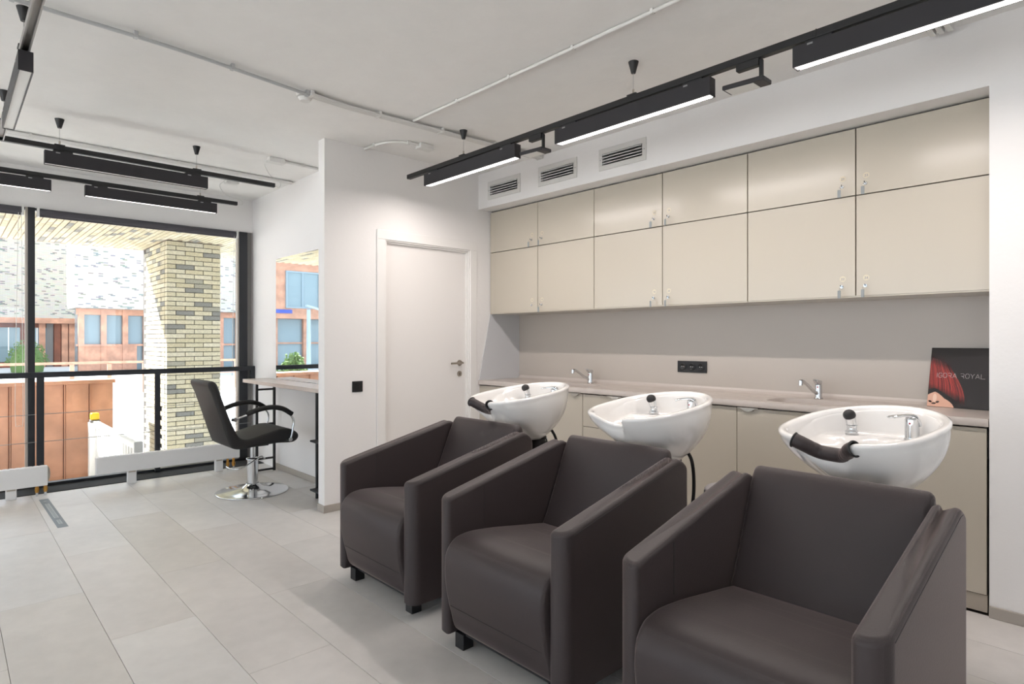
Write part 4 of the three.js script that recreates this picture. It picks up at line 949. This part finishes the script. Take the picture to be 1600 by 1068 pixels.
{
  const z = -52, x0 = -6, x1 = 9.5, t = thing('brick_building', 'pale brick building with dark copper ground floor left of the bright one', 'building', [2, GROUND, z - 5]);
  wpart(t, 'upper_wall', B(x0, x1, 2.75, 11, z - 9, z), M.facade);
  wpart(t, 'ground_floor', B(x0 + 0.3, x1, GROUND, 2.75, z - 8, z - 0.6), M.copperDark);
  wpart(t, 'copper_band', B(x0, x1, 2.4, 2.76, z - 0.5, z + 0.02), M.copper);
  for (let x = 4.7, k = 0; x < x1; x += 0.42, k++) wpart(t, 'cladding_panel', B(x, x + 0.36, GROUND, 2.4, z - 0.6, z - 0.5 + (k % 3) * 0.02), k % 4 === 1 ? M.frameGrey : k % 4 === 2 ? M.copperDark : M.copper);
  for (let x = x0 + 1; x < 4.4; x += 1.5) { const w = wpart(t, 'window', B(x, x + 1.2, GROUND + 0.4, 2.1, z - 0.6, z - 0.55), M.teal); part(w, 'glazing_bar', B(x + 0.57, x + 0.63, 1.0, 2.7, z - 0.56, z - 0.53).translate(-2, 0, 5 - z), M.white); }
  for (const [wx, wy, ww, wh] of [[1.6, 6.7, 0.5, 1.4], [-0.6, 4.2, 2.6, 1.7]]) { const w = wpart(t, 'window', B(wx, wx + ww, wy, wy + wh, z - 0.1, z + 0.02), M.teal); part(w, 'frame', merge(B(wx - 0.06, wx, wy - 0.06, wy + wh + 0.06, z - 0.05, z + 0.05), B(wx + ww, wx + ww + 0.06, wy - 0.06, wy + wh + 0.06, z - 0.05, z + 0.05), B(wx, wx + ww, wy - 0.06, wy, z - 0.05, z + 0.05), B(wx, wx + ww, wy + wh, wy + wh + 0.06, z - 0.05, z + 0.05)).translate(-2, -GROUND, 5 - z), M.steelPost); }
}
{
  // copper building seen in the mirror
  const z = -40, x0 = -26, x1 = -6.5, t = thing('copper_building', 'copper clad building with tall windows seen in the mirror', 'building', [-16, GROUND, z - 5]);
  const o = [16, -GROUND, 5 - z];
  wpart(t, 'upper_wall', B(x0, x1, 2.7, 10, z - 9, z), M.copper);
  wpart(t, 'ground_floor', B(x0 + 0.3, x1 - 0.3, GROUND, 2.7, z - 8, z - 0.8), M.teal);
  for (let x = x0 + 0.2; x < x1; x += 2.05) wpart(t, 'copper_mullion', B(x, x + 0.26, GROUND, 2.7, z - 0.9, z - 0.55), M.copper);
  wpart(t, 'copper_transom', B(x0, x1, 1.0, 1.1, z - 0.85, z - 0.65), M.copper);
  for (let x = x0 + 0.85; x < x1 - 2; x += 3.7) {
    const w = wpart(t, 'window', B(x, x + 2.2, 3.5, 5.8, z - 0.4, z + 0.02), M.teal);
    part(w, 'frame', merge(B(x - 0.1, x, 3.4, 5.9, z - 0.02, z + 0.12), B(x + 2.2, x + 2.3, 3.4, 5.9, z - 0.02, z + 0.12), B(x, x + 2.2, 3.4, 3.5, z - 0.02, z + 0.12), B(x, x + 2.2, 5.8, 5.9, z - 0.02, z + 0.12), B(x + 1.1, x + 1.2, 3.5, 5.8, z, z + 0.08)).translate(...o), M.steelPost);
  }
  wpart(t, 'street_sign', B(-12.2, -11.0, 3.05, 3.3, z + 0.02, z + 0.05), M.blueSign, 'blue street sign');
}
{
  const x = -8.35, z = -29, t = thing('street_lamp', 'grey street lamp post seen in the mirror', 'street lamp', [x, GROUND, z]);
  part(t, 'pole', cyl(0.12, 0.09, V(0, 0, 0), V(0, 3.4, 0), 14), M.steelPost);
  part(t, 'head', B(-0.1, 0.1, -0.03, 0.05, -0.5, 0.5, 0.02).rotateY(Math.PI / 2).rotateZ(0.25).translate(-0.35, 3.45, 0), M.steelPost);
}
// clipped shrubs behind the parapet (seen in the mirror and at the left edge)
function shrub(x, z, r, h, label) {
  const gs = [];
  const leaf = new THREE.ConeGeometry(0.035, 0.16, 4);
  for (let i = 0; i < 420; i++) {
    const a = rnd() * 6.283, e = Math.acos(rnd()), k = 0.75 + 0.3 * rnd();
    const g = leaf.clone().rotateX(rnd() * 3).rotateY(rnd() * 6).translate(Math.cos(a) * Math.sin(e) * r * k, Math.cos(e) * h * k, Math.sin(a) * Math.sin(e) * r * k);
    gs.push(g);
  }
  gs.push(new THREE.IcosahedronGeometry(1, 2).scale(r * 0.8, h * 0.8, r * 0.8));
  const t = thing('shrub', label, 'shrub', [x, GROUND, z]);
  const f = part(t, 'foliage', merge(gs.map((g) => { g.deleteAttribute('uv'); return g; })), M.foliage); f.position.y = 0.45;
  part(t, 'stem', cyl(0.05, 0.04, V(0, 0, 0), V(0, 0.6, 0), 8), M.copperDark);
}
shrub(-1.55, -15, 0.42, 1.05, 'leafy green shrub before the foot of the street lamp, seen in the mirror');
shrub(-2.45, -14.7, 0.42, 1.0, 'leafy green shrub next to the street lamp shrub, cut by the mirror edge');
shrub(3.5, -45, 1.0, 1.4, 'small green shrub at the foot of the dark copper ground floor');

renderer.render(scene, camera);
